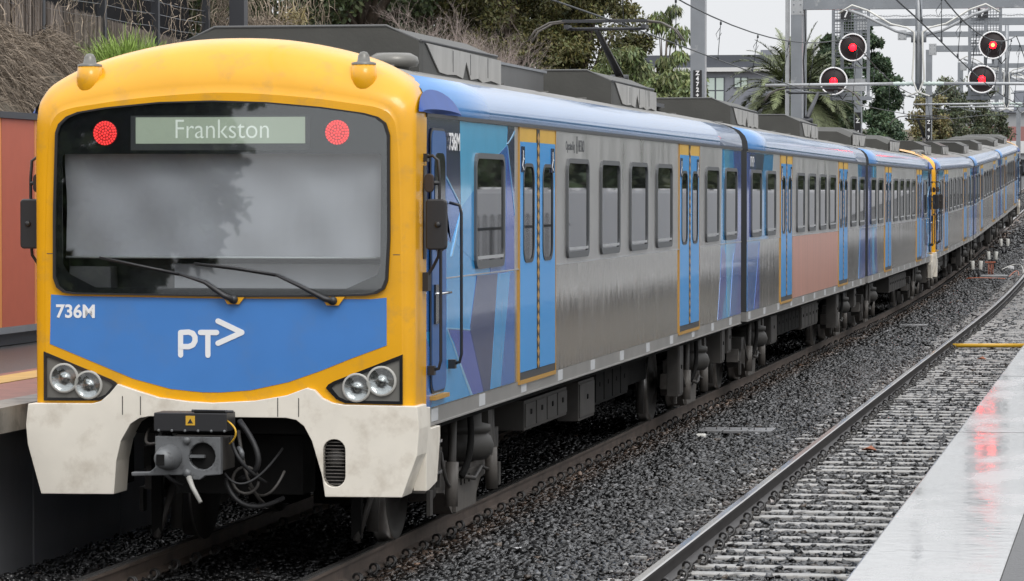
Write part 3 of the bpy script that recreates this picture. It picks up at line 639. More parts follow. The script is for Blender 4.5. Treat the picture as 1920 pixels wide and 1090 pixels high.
def cab_front(root):
    # paired outlines: A on the front plane, B full section
    A = [(-1.37, 1.19), (-1.375, 1.8), (-1.365, 2.6), (-1.34, 3.2), (-1.30, 3.36), (-1.20, 3.425), (-1.0, 3.46), (-.7, 3.50), (-.35, 3.53), (0, 3.545), (.35, 3.53), (.7, 3.50), (1.0, 3.46), (1.20, 3.425), (1.30, 3.36), (1.34, 3.2), (1.365, 2.6), (1.375, 1.8), (1.37, 1.19)]
    B = [(-1.468, 1.19), (-1.468, 1.8), (-1.468, 2.6), (-1.468, 3.34), (-1.435, 3.56), (-1.33, 3.68), (-1.12, 3.79), (-.8, 3.885), (-.4, 3.955), (0, 3.975), (.4, 3.955), (.8, 3.885), (1.12, 3.79), (1.33, 3.68), (1.435, 3.56), (1.468, 3.34), (1.468, 2.6), (1.468, 1.8), (1.468, 1.19)]
    T = [0, 0, 0, .05, .4, .75, .95, 1, 1, 1, 1, 1, .95, .75, .4, .05, 0, 0, 0]
    def fine(Q, m=4):
        o = []
        for i in range(len(Q) - 1):
            p0, p1, p2, p3 = [np.atleast_1d(np.array(Q[min(max(j, 0), len(Q) - 1)], float)) for j in (i - 1, i, i + 1, i + 2)]
            for k in range(m):
                t = k / m; o.append(.5 * (2 * p1 + (p2 - p0) * t + (2 * p0 - 5 * p1 + 4 * p2 - p3) * t * t + (3 * p1 - p0 - 3 * p2 + p3) * t ** 3))
        o.append(np.atleast_1d(np.array(Q[-1], float))); return o
    A = [tuple(q) for q in fine(A)]; B = [tuple(q) for q in fine(B)]; T = [float(min(1, max(0, q[0]))) for q in fine(T)]
    rings = []
    for k in range(11):
        ph = k / 10 * math.pi / 2; f = math.sin(ph)
        rings.append([(a[0] + (b[0] - a[0]) * f, (.09 + .46 * t) * (1 - math.cos(ph)), a[1] + (b[1] - a[1]) * f + .012 * t * math.exp(-((k - 6) / 1.2) ** 2)) for a, b, t in zip(A, B, T)])
    rings.append([(b[0], .45 + .45 * t, b[1] - .03 * t) for b, t in zip(B, T)])
    n = len(A); mb = MB()
    mb.add([p for r in rings for p in r], [(j * n + i, j * n + i + 1, (j + 1) * n + i + 1, (j + 1) * n + i) for j in range(len(rings) - 1) for i in range(n - 1)], 'yellow', True)
    scr = [(-1.274, 3.246), (-1.25, 3.31), (-1.19, 3.365), (-1.10, 3.40), (-.89, 3.433), (-.475, 3.471), (-.062, 3.481), (.348, 3.467), (.756, 3.43), (1.08, 3.385), (1.19, 3.355), (1.25, 3.31), (1.28, 3.22), (1.282, 2.448), (1.265, 2.15), (1.24, 2.09), (1.18, 2.055), (1.1, 2.04), (.754, 2.03), (.099, 2.025), (-1.14, 2.04), (-1.22, 2.052), (-1.27, 2.09), (-1.295, 2.16), (-1.293, 2.643)]
    glass = [(-1.22, 3.089), (1.205, 3.086), (1.222, 3.07), (1.215, 2.26), (1.19, 2.19), (.957, 2.085), (-.978, 2.085), (-1.19, 2.19), (-1.235, 2.26), (-1.237, 3.07)]
    mb.prism(A, 0, .03, 'yellow', 'xz', [[(x * 1.012, 2.6 + (z - 2.6) * 1.02) for x, z in glass]])
    shell = mb.build('cab_shell', root)
    mb = MB(); mb.prism(scr, -.008, -.0005, 'black_gloss', 'xz', [glass]); sur = mb.build('windscreen_surround', root)
    mb = MB(); mb.prism([(x * .998, z) for x, z in scr], -.030, -.024, 'windscreen_glass', 'xz')
    ws = mb.build('windscreen', root)
    mb = MB(); mb.prism([(x * 1.008, 2.75 + (z - 2.75) * 1.008) for x, z in scr], -.034, -.001, 'black_rubber', 'xz', [[(x * .992, 2.75 + (z - 2.75) * .992) for x, z in scr]]); mb.build('gasket', ws)
    # cab interior: blinds and desk behind the glass
    mb = MB()
    mb.box(-1.35, 1.35, .8, .82, 1.9, 3.3, 'cab_dark'); mb.box(-1.35, -1.33, .04, .8, 1.9, 3.3, 'cab_dark'); mb.box(1.33, 1.35, .04, .8, 1.9, 3.3, 'cab_dark')
    mb.box(-1.33, 1.33, .04, .8, 1.9, 2.06, 'dash'); mb.box(-1.33, 1.33, .04, .8, 3.25, 3.3, 'cab_dark')
    mb.box(-1.22, -.9, .12, .3, 2.06, 2.24, 'dash'); mb.box(-.45, 1.2, .3, .5, 2.06, 2.26, 'blind_pale'); mb.build('cab_interior', root)
    def fold(x0, x1, z0, z1, m, y, a):
        mb = MB(); nx, nz = 30, 10
        V = [(x0 + (x1 - x0) * i / nx, y + a * math.sin(i * .9 + j * .5) + .5 * a * math.sin(i * .37 - j * .9), z0 + (z1 - z0) * j / nz) for j in range(nz + 1) for i in range(nx + 1)]
        mb.add(V, [(j * (nx + 1) + i, j * (nx + 1) + i + 1, (j + 1) * (nx + 1) + i + 1, (j + 1) * (nx + 1) + i) for j in range(nz) for i in range(nx)], m, True)
        mb.tube([(x0, y - .01, z0), (x1, y - .01, z0)], .010, 'galv_light', 6); mb.build('cab_blind', root)
    fold(-1.25, 1.25, 2.31, 3.15, 'blind_pale', .13, .02)
    # destination display
    mb = MB(); mb.prism([(-.70, 3.115), (.68, 3.115), (.68, 3.375), (-.70, 3.375)], -.0105, -.0085, 'gasket', 'xz'); d = mb.build('destination_display', root)
    mb = MB(); mb.prism([(-.66, 3.165), (.645, 3.165), (.645, 3.362), (-.66, 3.362)], -.0135, -.011, 'sign_face', 'xz'); mb.build('display_face', d)
    text('Frankston', .205, 'sign_text', (0.007, -.0145, 3.205), FRONT, d, 'display_lettering', sx=.90, align='CENTER', ext=.0005, bold=-.0015)
    mb = MB(); mb.box(-.2, -.09, -.0125, -.009, 3.40, 3.445, 'cab_dark'); mb.build('front_camera', root)
    for x in (-.899, .890):
        mb = MB(); mb.lathe((x, -.009, 3.245), 'y', [(.093, 0), (.093, -.004), (.088, -.006), (0, -.006)], 'led_bed', 28)
        tl = mb.build('tail_light', root); mb = MB()
        k = 0
        for rr, cnt in ((0, 1), (.022, 6), (.044, 12), (.066, 19), (.083, 24)):
            for i in range(cnt):
                a = 2 * math.pi * i / cnt + rr * 9; c = (x + rr * math.cos(a), -.015, 3.245 + rr * math.sin(a))
                mb.lathe(c, 'y', [(.0085, 0), (.006, -.004), (0, -.005)], 'led', 6)
        mb.build('led_array', tl)
    # blue front panel
    blue = [(-1.329, 2.03), (-1.20, 2.02), (0, 2.005), (1.15, 2.008), (1.261, 2.02), (1.261, 1.665), (.997, 1.568), (.753, 1.470), (.508, 1.385), (.221, 1.322), (-.0, 1.304), (-.15, 1.303), (-.398, 1.326), (-.688, 1.40), (-.98, 1.515), (-1.339, 1.657)]
    mb = MB(); mb.prism(blue, -.004, .0, 'front_blue', 'xz'); bp = mb.build('front_panel', root)
    text('736M', .137, 'white_mark', (-1.292, -.006, 1.858), FRONT, bp, 'number_lettering', sx=1.0, bold=.0035)
    def q(zx, zy): return ((zx / 1.947 - 416.3) * .00412, 1.772 - (zy / 1.947 + 530 - 618) * .0041)
    P_ = [q(660, 262), q(660, 182), q(690, 180), q(705, 185), q(713, 198), q(713, 212), q(705, 226), q(690, 232), q(664, 232)]
    lines = list(zip(P_[:-1], P_[1:])) + [(q(733, 181), q(792, 181)), (q(760, 181), q(760, 262)), (q(797, 140), q(884, 180)), (q(884, 180), q(797, 219))]
    mb = MB(); strokes(mb, lines, .040, 'white_mark', 'xz', -.0065, -.0045); mb.build('logo', bp)
    # bumper, upper edge follows the yellow, arched cut-out in the middle
    bt = [(-1.50, 1.205), (-1.41, 1.21), (-1.0, 1.212), (-.93, 1.23), (-.86, 1.29), (-.80, 1.36), (-.66, 1.315), (-.48, 1.262), (-.25, 1.235), (-.068, 1.226), (.261, 1.245), (.507, 1.288), (.66, 1.345), (.72, 1.33), (.78, 1.27), (.86, 1.235), (.95, 1.222), (1.41, 1.218), (1.50, 1.215),
          (1.515, 1.05), (1.50, .85), (1.385, .54), (.80, .535), (.775, .70), (.70, .95), (.64, 1.06), (.58, 1.105), (.50, 1.12), (-.55, 1.12), (-.63, 1.105), (-.70, 1.06), (-.775, .93), (-.81, .78), (-.83, .53), (-1.40, .525), (-1.505, .9), (-1.518, 1.05)]
    ov = rrect(.785, .955, .61, .965, .083, 6)
    mb = MB(); mb.prism(bt, -.045, .30, 'white_paint', 'xz', [ov])
    for s in (-1, 1): mb.prism([(.295, .56), (.40, .56), (.70, .60), (.82, .94), (.82, 1.02), (.455, 1.02), (.44, 1.185), (.295, 1.19)], s * 1.40, s * 1.50, 'white_paint', 'yz')
    bu = mb.build('bumper', root, bevel=.04, seg=4)
    for x in (-.76, -.62, .44, .60):
        mb = MB(); mb.box(x - .003, x + .003, -.048, -.044, 1.13, 1.27, 'under_grey'); mb.build('panel_seam', bu)
    mb = MB(); mb.prism(ov, .03, .05, 'under', 'xz')
    z = .63
    while z < .95: mb.tube([(.79, -.02, z), (.95, -.02, z)], .004, 'under_light', 5); z += .026
    mb.lathe((.87, .02, .82), 'y', [(.07, 0), (.06, -.03), (0, -.04)], 'under_grey', 16); mb.build('grille', bu)
    # headlights
    for s in (-1, 1):
        H = [(s * 1.385, 1.60), (s * 1.385, 1.228), (s * .95, 1.232), (s * .88, 1.262), (s * .80, 1.345), (s * .82, 1.372), (s * .86, 1.395)]
        Hi = [(s * 1.362, 1.562), (s * 1.362, 1.252), (s * .96, 1.254), (s * .90, 1.28), (s * .845, 1.345), (s * .865, 1.37)]
        mb = MB(); mb.prism(H, -.018, .0, 'black_gloss', 'xz', [Hi]); mb.prism(Hi, -.004, -.001, 'lamp_house', 'xz'); h = mb.build('headlight_housing', root)
        for (x, z, r) in ((s * 1.225, 1.40, .098), (s * 1.035, 1.350, .094)):
            mb = MB(); mb.lathe((x, -.006, z), 'y', [(r * 1.16, 0), (r * 1.16, -.018), (r, -.020)], 'lamp_ring', 28)
            mb.lathe((x, -.006, z), 'y', [(r, -.020), (r * .9, -.010), (r * .55, -.004), (r * .3, -.002), (r * .28, -.014), (0, -.018)], 'reflector', 28)
            hl = mb.build('headlight', h)
            mb = MB(); mb.lathe((x, -.006, z), 'y', [(r, -.021), (r * .7, -.025), (r * .35, -.028), (0, -.029)], 'windscreen_glass', 24); mb.build('lens', h)
    for s in (-1, 1):
        mb = MB(); mb.box(*sorted((s * 1.31, s * 1.362)), -.0012, -.0002, 2.335, 2.341, 'gasket'); mb.build('panel_seam', shell)
    # wipers
    for pts, piv in (([(.10, 2.0), (.03, 2.03), (-.12, 2.13), (-.313, 2.19)], [(-.313, 2.19), (-.62, 2.25), (-.935, 2.315)]), ([(.86, 1.995), (.80, 2.01), (.62, 2.10), (.427, 2.188)], [(.427, 2.188), (.12, 2.235), (-.20, 2.272)])):
        mb = MB(); mb.tube([(x, -.055, z) for x, z in pts], [.022, .022, .015, .010], 'black_plastic', 8)
        mb.tube([(x, -.05, z) for x, z in piv], [.010, .010, .006], 'black_plastic', 6); mb.tube([(x, -.042, z - .012) for x, z in piv], .005, 'black_rubber', 5)
        x0, z0 = pts[0]; mb.lathe((x0, -.05, z0), 'y', [(0, -.02), (.03, -.02), (.035, .05)], 'black_plastic', 12)
        w = mb.build('wiper', root)
        mb = MB(); mb.prism([(x0 - .05, z0 - .035), (x0 + .04, z0 - .035), (x0 + .09, z0 + .03), (x0 - .09, z0 + .03)], -.03, -.005, 'yellow', 'xz'); mb.build('wiper_mount', w)
    # roof marker horns
    for s in (-1, 1):
        x = s * 1.06; z = 3.70; mb = MB(); mb.lathe((x, .13, z), 'z', [(.06, -.17), (.10, -.13), (.10, -.04), (.09, .055), (0, .056)], 'yellow', 20)
        hn = mb.build('roof_marker', root); mb = MB(); mb.lathe((x, .13, z), 'z', [(.093, .05), (.093, .065), (.05, .075), (.042, .12), (.025, .145), (0, .15)], 'lamp_house', 16); mb.build('aerial', hn)
    mb = MB(); mb.lathe((.86, 2.1, 3.75), 'z', [(.13, -.05), (.13, .05), (.19, .06), (.205, .09), (.195, .135), (.14, .165), (0, .17)], 'lamp_house', 28); mb.build('antenna_dome', root)
    # rain hoods
    for s in (-1, 1):
        V = [(s * 1.47, .62, 3.395)]; k = 14
        for i in range(k + 1):
            a = math.pi * i / k; V.append((s * (1.485 - .055 * math.sin(a) ** 2), .88 - .78 * math.cos(a), 3.40 + .185 * math.sin(a)))
        V2 = [(s * 1.51, .88 - .76 * math.cos(math.pi * i / k), 3.40 + .03 * math.sin(math.pi * i / k)) for i in range(k + 1)]
        mb = MB(); mb.add(V[1:] + V2, [(i, i + 1, k + 2 + i, k + 1 + i) for i in range(k)], 'hood_blue', True)
        mb.add(V2 + [(s * 1.46, .88, 3.392)], [(i, i + 1, k + 1) for i in range(k)], 'hood_blue'); mb.build('rain_hood', root, recalc=False)
    # cab side doors with grab rails
    for s in (-1, 1):
        mb = MB(); mb.prism(rrect(.58, 1.16, 1.27, 3.29, .1), s * 1.478, s * 1.471, 'gasket', 'yz'); mb.prism(rrect(.60, 1.14, 1.29, 3.27, .09), s * 1.484, s * 1.4785, 'cab_door_blue', 'yz')
        cd = mb.build('cab_door', root)
        mb = MB(); mb.prism(rrect(.68, 1.08, 2.35, 3.1, .1), s * 1.490, s * 1.4845, 'black_gloss', 'yz'); mb.build('cab_door_window', cd)
        mb = MB(); mb.box(*sorted((s * 1.484, s * 1.50)), .66, .8, 1.8, 2.1, 'black_gloss'); mb.box(*sorted((s * 1.46, s * 1.51)), .58, 1.14, 1.225, 1.255, 'orange'); mb.tube([(s * 1.49, .66, 2.03), (s * 1.53, .7, 2.03), (s * 1.53, 1.1, 2.03), (s * 1.49, 1.14, 2.03)], .01, 'chrome', 6); mb.build('door_handle', cd)
        for y, za, zb in ((.52, 1.47, 2.55), (1.33, 1.48, 2.70)):
            mb = MB(); mb.tube([(s * 1.47, y, za - .02), (s * 1.55, y, za), (s * 1.565, y, za + .06), (s * 1.565, y, zb - .06), (s * 1.55, y, zb), (s * 1.47, y, zb + .02)], .0125, 'black_plastic', 8)
            mb.box(*sorted((s * 1.465, s * 1.52)), y - .035, y + .035, za - .05, za + .02, 'black_plastic'); mb.build('grab_rail', root)
        # mirror cluster
        mb = MB(); yb = .36
        mb.tube([(s * 1.46, yb, 3.06), (s * 1.54, yb - .02, 3.075), (s * 1.585, yb - .03, 3.04), (s * 1.595, yb - .03, 2.9), (s * 1.595, yb - .03, 2.42), (s * 1.585, yb - .03, 2.32), (s * 1.54, yb, 2.24), (s * 1.50, yb, 2.18), (s * 1.49, yb, 2.10)], .012, 'black_plastic', 8)
        mb.box(*sorted((s * 1.455, s * 1.51)), yb - .05, yb + .08, 2.06, 2.20, 'black_plastic'); mb.box(*sorted((s * 1.455, s * 1.50)), yb - .03, yb + .05, 3.03, 3.09, 'black_plastic'); mb.box(*sorted((s * 1.458, s * 1.478)), yb - .03, yb + .06, 2.3, 3.0, 'black_plastic')
        br = mb.build('mirror_bracket', root)
        mb = MB(); mb.prism(rrect(min(s * 1.50, s * 1.66), max(s * 1.50, s * 1.66), 2.37, 2.75, .03), yb - .10, yb - .04, 'black_plastic', 'xz'); mb.lathe((s * 1.595, yb - .10, 2.56), 'y', [(.025, 0), (.022, -.02), (0, -.022)], 'black_plastic', 12); mb.build('mirror', br, bevel=.012)
        mb = MB(); mb.prism(rrect(min(s * 1.49, s * 1.56), max(s * 1.49, s * 1.56), 2.80, 2.94, .033), yb - .09, yb - .05, 'post_brown', 'xz'); mb.tube([(s * 1.595, yb - .03, 2.87), (s * 1.54, yb - .05, 2.87)], .018, 'black_plastic', 8); mb.build('mirror', br, bevel=.012)
        mb = MB()
        for z in (.62, .86): mb.box(*sorted((s * 1.18, s * 1.42)), 1.12, 1.3, z, z + .022, 'chrome')
        for y in (1.10, 1.30): mb.box(*sorted((s * 1.18, s * 1.40)), y, y + .02, .5, 1.0, 'under_grey')
        mb.build('step', root)
    # coupler
    mb = MB(); py = -.42
    c1 = [(-.29 + .088 * math.cos(a * .3927), .845 + .088 * math.sin(a * .3927)) for a in range(16)]; c2 = [(-.04 + .10 * math.cos(a * .3927), .855 + .10 * math.sin(a * .3927)) for a in range(16)]
    mb.prism([(-.40, 1.0), (.10, 1.0), (.10, .72), (-.02, .71), (-.06, .68), (-.12, .68), (-.16, .715), (-.58, .70), (-.585, .73), (-.44, .735), (-.40, .77)], py, py + .07, 'coupler_grey', 'xz', [c2])
    mb.box(-.36, .09, py + .07, py + .45, .74, .98, 'under_grey'); mb.tube([(-.14, py + .4, .85), (-.14, .6, .85)], .10, 'under_grey', 12)
    cp = mb.build('coupler', root, bevel=.008)
    mb = MB(); mb.lathe((-.29, py, .845), 'y', [(.098, .0), (.094, -.05), (.075, -.15), (.055, -.20), (0, -.205)], 'coupler_grey', 24); mb.box(-.33, -.27, py - .21, py - .16, .80, .88, 'under'); mb.build('coupler_cone', cp)
    mb = MB(); mb.box(-.13, .05, py + .045, py + .06, .76, .95, 'under'); mb.box(-.13, -.02, py - .02, py + .03, .845, .865, 'coupler_grey'); mb.tube([(-.14, py - .01, .70), (-.10, py - .05, .63), (-.03, py - .08, .52)], [.022, .018, .016], 'lamp_ring', 8); mb.build('coupler_hook', cp)
    for z in (.97, .73):
        mb = MB(); mb.lathe((-.155, py, z), 'y', [(.032, .0), (.028, -.02), (0, -.022)], 'coupler_grey', 8); mb.build('coupler_bolt', cp)
    mb = MB(); mb.box(-.40, .155, py - .03, py + .22, 1.04, 1.175, 'black_plastic'); mb.box(-.10, .14, py - .02, py + .06, 1.176, 1.195, 'under'); mb.tube([(-.12, py, 1.19), (.2, py, 1.187)], .012, 'black_plastic', 6)
    for k in range(6): mb.tube([(-.36 + .1 * k, py - .03, 1.045), (-.36 + .1 * k, py - .045, 1.045)], .012, 'coupler_grey', 6)
    eb = mb.build('electrical_coupler_box', root, bevel=.006)
    mb = MB(); mb.box(-.155, -.085, py - .035, py - .031, 1.085, 1.155, 'header_yellow'); mb.prism([(-.14, 1.10), (-.10, 1.10), (-.12, 1.135)], py - .038, py - .0355, 'black_plastic', 'xz'); mb.build('warning_plate', eb)
    for pts, r, m in ((arc((.15, py, 1.12), (.30, py - .1, 1.05), (.17, py, .95)), .007, 'header_yellow'), (arc((.16, -.1, 1.1), (.50, -.3, .75), (.16, -.1, .66), 12), .022, 'black_rubber'),
                      (arc((.12, -.2, .98), (.22, -.45, .80), (.36, -.1, .64), 10), .015, 'black_rubber'), ([(.22 + .10 * math.cos(a * .42), -.15, .66 + .10 * math.sin(a * .42)) for a in range(16)], .012, 'under_grey'), (arc((.18, .1, .58), (.40, -.2, .45), (.48, 0, .72), 10), .010, 'under_grey'), (arc((-.5, .1, 1.0), (-.55, -.1, .7), (-.3, 0, .6), 10), .016, 'black_rubber'), (arc((.14, -.05, 1.02), (.26, -.35, .62), (.30, .1, .46), 10), .014, 'under_grey'), (arc((.1, -.3, .72), (.3, -.5, .52), (.44, .1, .88), 12), .009, 'black_rubber'), (arc((.05, -.1, .66), (.2, -.3, .36), (.42, .2, .5), 10), .018, 'black_rubber'), (arc((-.42, -.1, .95), (-.60, -.2, .86), (-.62, .2, 1.02), 10), .011, 'under_grey'), (arc((.18, -.2, .9), (.24, -.3, .88), (.2, -.2, .82), 8), .02, 'coupler_grey')):
        mb = MB(); mb.tube(pts, r, m, 8); mb.build('hose', root)
    mb = MB(); mb.box(-.75, .70, .25, .7, .98, 1.11, 'under'); mb.box(-.5, .5, .5, .9, .5, .95, 'under'); mb.box(-1.3, -.95, .5, .9, .55, 1.0, 'under')
    for x in (-.8, .8): mb.box(x - .04, x + .04, 1.0, 1.06, .12, .75, 'under'); mb.tube([(x, 1.0, .1), (x + .12, 1.2, .6)], .03, 'under_grey', 6)
    mb.build('buffer_beam', root)
def cab_car(name, label, loc, rx):
    root = empty(name, loc, (rx, 0, 0), label, 'train carriage', 'carriages of the blue and silver commuter train')
    body(root, L1, .45, LV1, CAB_D, CAB_W); cab_front(root)
    make_bogie(root, 3.45); make_bogie(root, 18.35)
    underbits(root, [(1, .9, 1.18, 6.3, 8.7, .60, .88, 'under_grey'), (1, 1.0, 1.22, 9.2, 10.2, .5, .9, 'under_grey'), (1, .8, 1.1, 11, 13.4, .55, .92, 'under'), (1, 1.18, 1.32, 16.1, 16.5, .35, 1.0, 'under_grey'), (1, 1.15, 1.34, 20.2, 20.6, .55, 1.02, 'under_grey'), (1, 1.15, 1.34, 20.95, 21.35, .65, 1.02, 'under_grey'), (-1, .9, 1.2, 6.3, 12, .55, .9, 'under_grey')])
    mb = MB(); mb.box(-1.2, 1.2, L1 + .003, L1 + .62, 1.2, 3.55, 'gasket'); mb.tube([(1.3, L1 - .02, 3.0), (1.36, L1 + .05, 2.9), (1.36, L1 + .05, 1.2)], .03, 'black_rubber', 8); mb.build('gangway', root)
    return root
def pitch(y, L): return math.atan2(prof(y + L) - prof(y), L)
car1 = cab_car('train_carriage', 'front carriage with yellow and blue cab lettered PT and Frankston sign', (0, 0, 0), 0)
for a, b in ((2.6, 6.15), (13, 16.5)): make_pod(car1, a, b)
mb = MB(); mb.box(-.7, .35, 6.5, 12.2, 3.86, 4.10, 'pod_top'); mb.box(-.72, .37, 6.4, 12.3, 4.10, 4.125, 'galv'); mb.build('roof_fairing', car1)
make_panto(car1, 19.9, -1, 5.0)
text('736M', .19, 'white_mark', (1.4845 - .006, 1.27, 3.13), SIDE, car1, 'number_lettering', sx=1.05, bold=.003)
text('Operated by', .12, 'frame_grey', (1.4615, 6.95, 3.20), SIDE, car1, 'operator_lettering', sx=.85)
text('METRO', .16, 'frame_grey', (1.4615, 7.68, 3.19), SIDE, car1, 'operator_lettering', sx=.7)
text('M', .24, 'frame_grey', (1.4615, 7.56, 3.17), SIDE, car1, 'operator_lettering', sx=.45)
SK = ('number_lettering', 'operator_lettering', 'display_lettering', 'logo', 'roof_pod', 'roof_fairing', 'pantograph')
# middle carriage
def mid_car():
    y = 22.2; root = empty('train_carriage', (0, y, prof(y)), (pitch(y, L2), 0, 0), 'second carriage with a pink panel below its windows', 'train carriage', 'carriages of the blue and silver commuter train')
    body(root, L2, 0, LV2, [(4.5, 6.2), (14.7, 16.6)], [(.45, 1.75), (2.45, 3.7), (6.95, 8.2), (8.9, 10.15), (10.9, 12.1), (12.75, 14.0), (17.3, 18.55), (19.3, 20.5)])
    make_bogie(root, 3.1); make_bogie(root, 17.8)
    underbits(root, [(1, 1.0, 1.25, 5.1, 6.0, .5, .95, 'under_grey'), (1, .9, 1.15, 7, 10.5, .55, .9, 'under'), (1, .9, 1.15, 11, 14, .5, .9, 'under_grey'), (1, 1.15, 1.33, 15.7, 16.1, .35, 1.0, 'under_grey'), (1, 1.1, 1.33, 19.7, 20.2, .6, 1.02, 'under_grey'), (-1, .9, 1.2, 6, 14, .55, .9, 'under_grey')])
    mb = MB(); mb.box(-1.2, 1.2, L2 + .003, L2 + .6, 1.2, 3.55, 'gasket'); mb.build('gangway', root)
    return root
car2 = mid_car()
car5 = copy_tree(car2)
car5['label'] = 'fifth carriage, the middle one of the rear set, all silver and blue sides'
for a, b in ((2.2, 5.65), (12.5, 15.7)): make_pod(car2, a, b); make_pod(car5, a, b)
mat('advert', (.66, .33, .25), .3, metal=.35, var=.12, vscale=3, stretch=(1, 2.4, .18), bump=.2, bscale=1.6, bstretch=(1, 2.6, .35))
mb = MB(); mb.prism([(6.3, 1.165), (14.6, 1.165), (14.6, 2.125), (6.3, 2.125)], 1.4625, 1.4601, 'advert', 'yz'); mb.build('advert_panel', car2)
mb = MB(); mb.prism([(.35, 3.13), (.95, 3.13), (.95, 3.33), (.35, 3.33)], 1.4645, 1.4601, 'lv_slate', 'yz')
for k in range(4): strokes(mb, [((.42 + .13 * k, 3.17), (.42 + .13 * k, 3.29)), ((.42 + .13 * k, 3.29), (.49 + .13 * k, 3.29 - .06 * (k % 2)))], .02, 'white_mark', 'yz', 1.4665, 1.4646)
mb.build('number_plate', car2)
y = 88.8; car5.location = (0, y, prof(y)); car5.rotation_euler = (pitch(y, L2), 0, 0)
def place_cab(c, y, flip, label, pods):
    c['label'] = label
    if flip: c.location = (0, y + L1, prof(y + L1)); c.rotation_euler = (-pitch(y, L1), 0, math.pi)
    else: c.location = (0, y, prof(y)); c.rotation_euler = (pitch(y, L1), 0, 0)
    for a, b in pods: make_pod(c, a, b)
car3 = copy_tree(car1, None, SK); car4 = copy_tree(car1, None, SK); car6 = copy_tree(car1, None, SK)
place_cab(car3, 43.8, True, 'third carriage, its yellow cab turned away and meeting another yellow cab', [(5.6, 9.1), (16.3, 19.8)])
place_cab(car4, 66.6, False, 'fourth carriage, its yellow cab edge and white bumper showing at mid train', [(2.6, 6.1), (11.5, 15)])
place_cab(car6, 110.2, True, 'last carriage at the far end of the train', [(2.4, 6), (12.6, 16.1)])
make_panto(car3, 18.7, -1, 5.0); make_panto(car4, 19.2, -1, 5.0)
car3.rotation_mode = 'XYZ'


# ------------------------------------------------------------------ overhead line structures
def post(x, y, z0, z1, w=.32, name='overhead_mast', label=None, group='grey steel overhead line masts beside the far track', cat='mast', rot=0):
    root = empty(name, (x, y, z0), (0, 0, rot), label, cat, group); h = z1 - z0; f = w / 2
    mb = MB()
    mb.box(-f, f, -f, -f + .02, 0, h, 'galv'); mb.box(-f, f, f - .02, f, 0, h, 'galv')
    mb.box(-.012, .012, -f + .0205, f - .0205, 0, h, 'galv'); mb.box(-f - .0, -f + .015, -f + .021, f - .021, 0, h, 'galv_light'); mb.box(f - .015, f, -f + .021, f - .021, 0, h, 'galv_light')
    mb.build('column', root)
    mb = MB(); mb.box(-.3, .3, -.3, .3, -.1, .04, 'far_concrete')
    for a in (-.2, .2):
        for b in (-.2, .2): mb.lathe((a, b, .04), 'z', [(.02, 0), (.02, .06), (0, .06)], 'galv', 6)
    mb.build('base_plate', root)
    return root
def number_sign(root, x, y, z0, z1, w, chars, size, name='number_sign'):
    mb = MB(); mb.box(x - w / 2, x + w / 2, y - .012, y, z0, z1, 'black_plastic'); s = mb.build(name, root)
    n = len(chars); st = (z1 - z0) / n
    for i, c in enumerate(chars):
        sz = size * (.8 if len(c) > 1 else 1)
        text(c, sz, 'white_mark', (x, y - .0145, z1 - (i + 1) * st + st * .15), FRONT, s, 'sign_lettering', align='CENTER', ext=.001, bold=.006, sx=.75 if len(c) > 1 else .95)
p1 = post(-3.3, 54.7, -.2, 9.5, .335, label='lone grey steel mast with black number sign Z472+49, nearest the camera')
number_sign(p1, .0, -.172, 5.05, 5.82, .20, ['Z', '4', '7', '2', '+', '49'], .135)
p2 = post(-3.19, 77, prof(77) - .3, 9.3, .33, label='thick grey mast in front of the palm tree')
mb = MB(); mb.box(-.34, -.22, -.06, .06, 0, 9.3, 'galv_light'); mb.build('conduit', p2)
mb = MB(); mb.tube([(.22, -.1, 9.0), (.26, -.1, 7.5), (.2, -.1, 6.9), (.25, -.1, 5.8), (.2, -.1, 4)], .022, 'black_rubber', 6); mb.build('cable', p2)
p3 = post(-3.3, 101, prof(101) - .3, 10.2, .28, label='grey mast between palm and dark cypress with small Z4 sign')
number_sign(p3, 0, -.145, 4.62, 5.5, .22, ['Z', '4'], .22)
p4 = post(-3.3, 144, prof(144) - .3, 9.7, .30, label='grey mast in front of the autumn coloured tree right of the cypress'); number_sign(p4, 0, -.155, 3.7, 5.2, .22, ['Z', '4', '7', '9'], .24)
p5 = post(-3.3, 174, prof(174) - .3, 10.2, .30, label='slim grey mast left of the lower right red signal'); number_sign(p5, 0, -.155, 4.0, 5.6, .26, ['2', '4', '7', '7', '4'], .24)
p6 = post(-3.2, 197, prof(197) - .3, 11.0, .30, label='grey mast directly under the lower right red signal'); number_sign(p6, 0, -.155, 3.4, 5.2, .28, ['Z', '4', '8', '4', '+'], .24)
p7 = post(-3.3, 225, prof(225) - .3, 13.5, .30, label='thin far grey mast just right of the lower right red signal'); number_sign(p7, 0, -.155, 3.2, 4.6, .28, ['4', '8', '1'], .24)
p8 = post(-2.6, 250, prof(250) - .3, 9.6, .34, label='farthest grey mast in front of the overbridge')
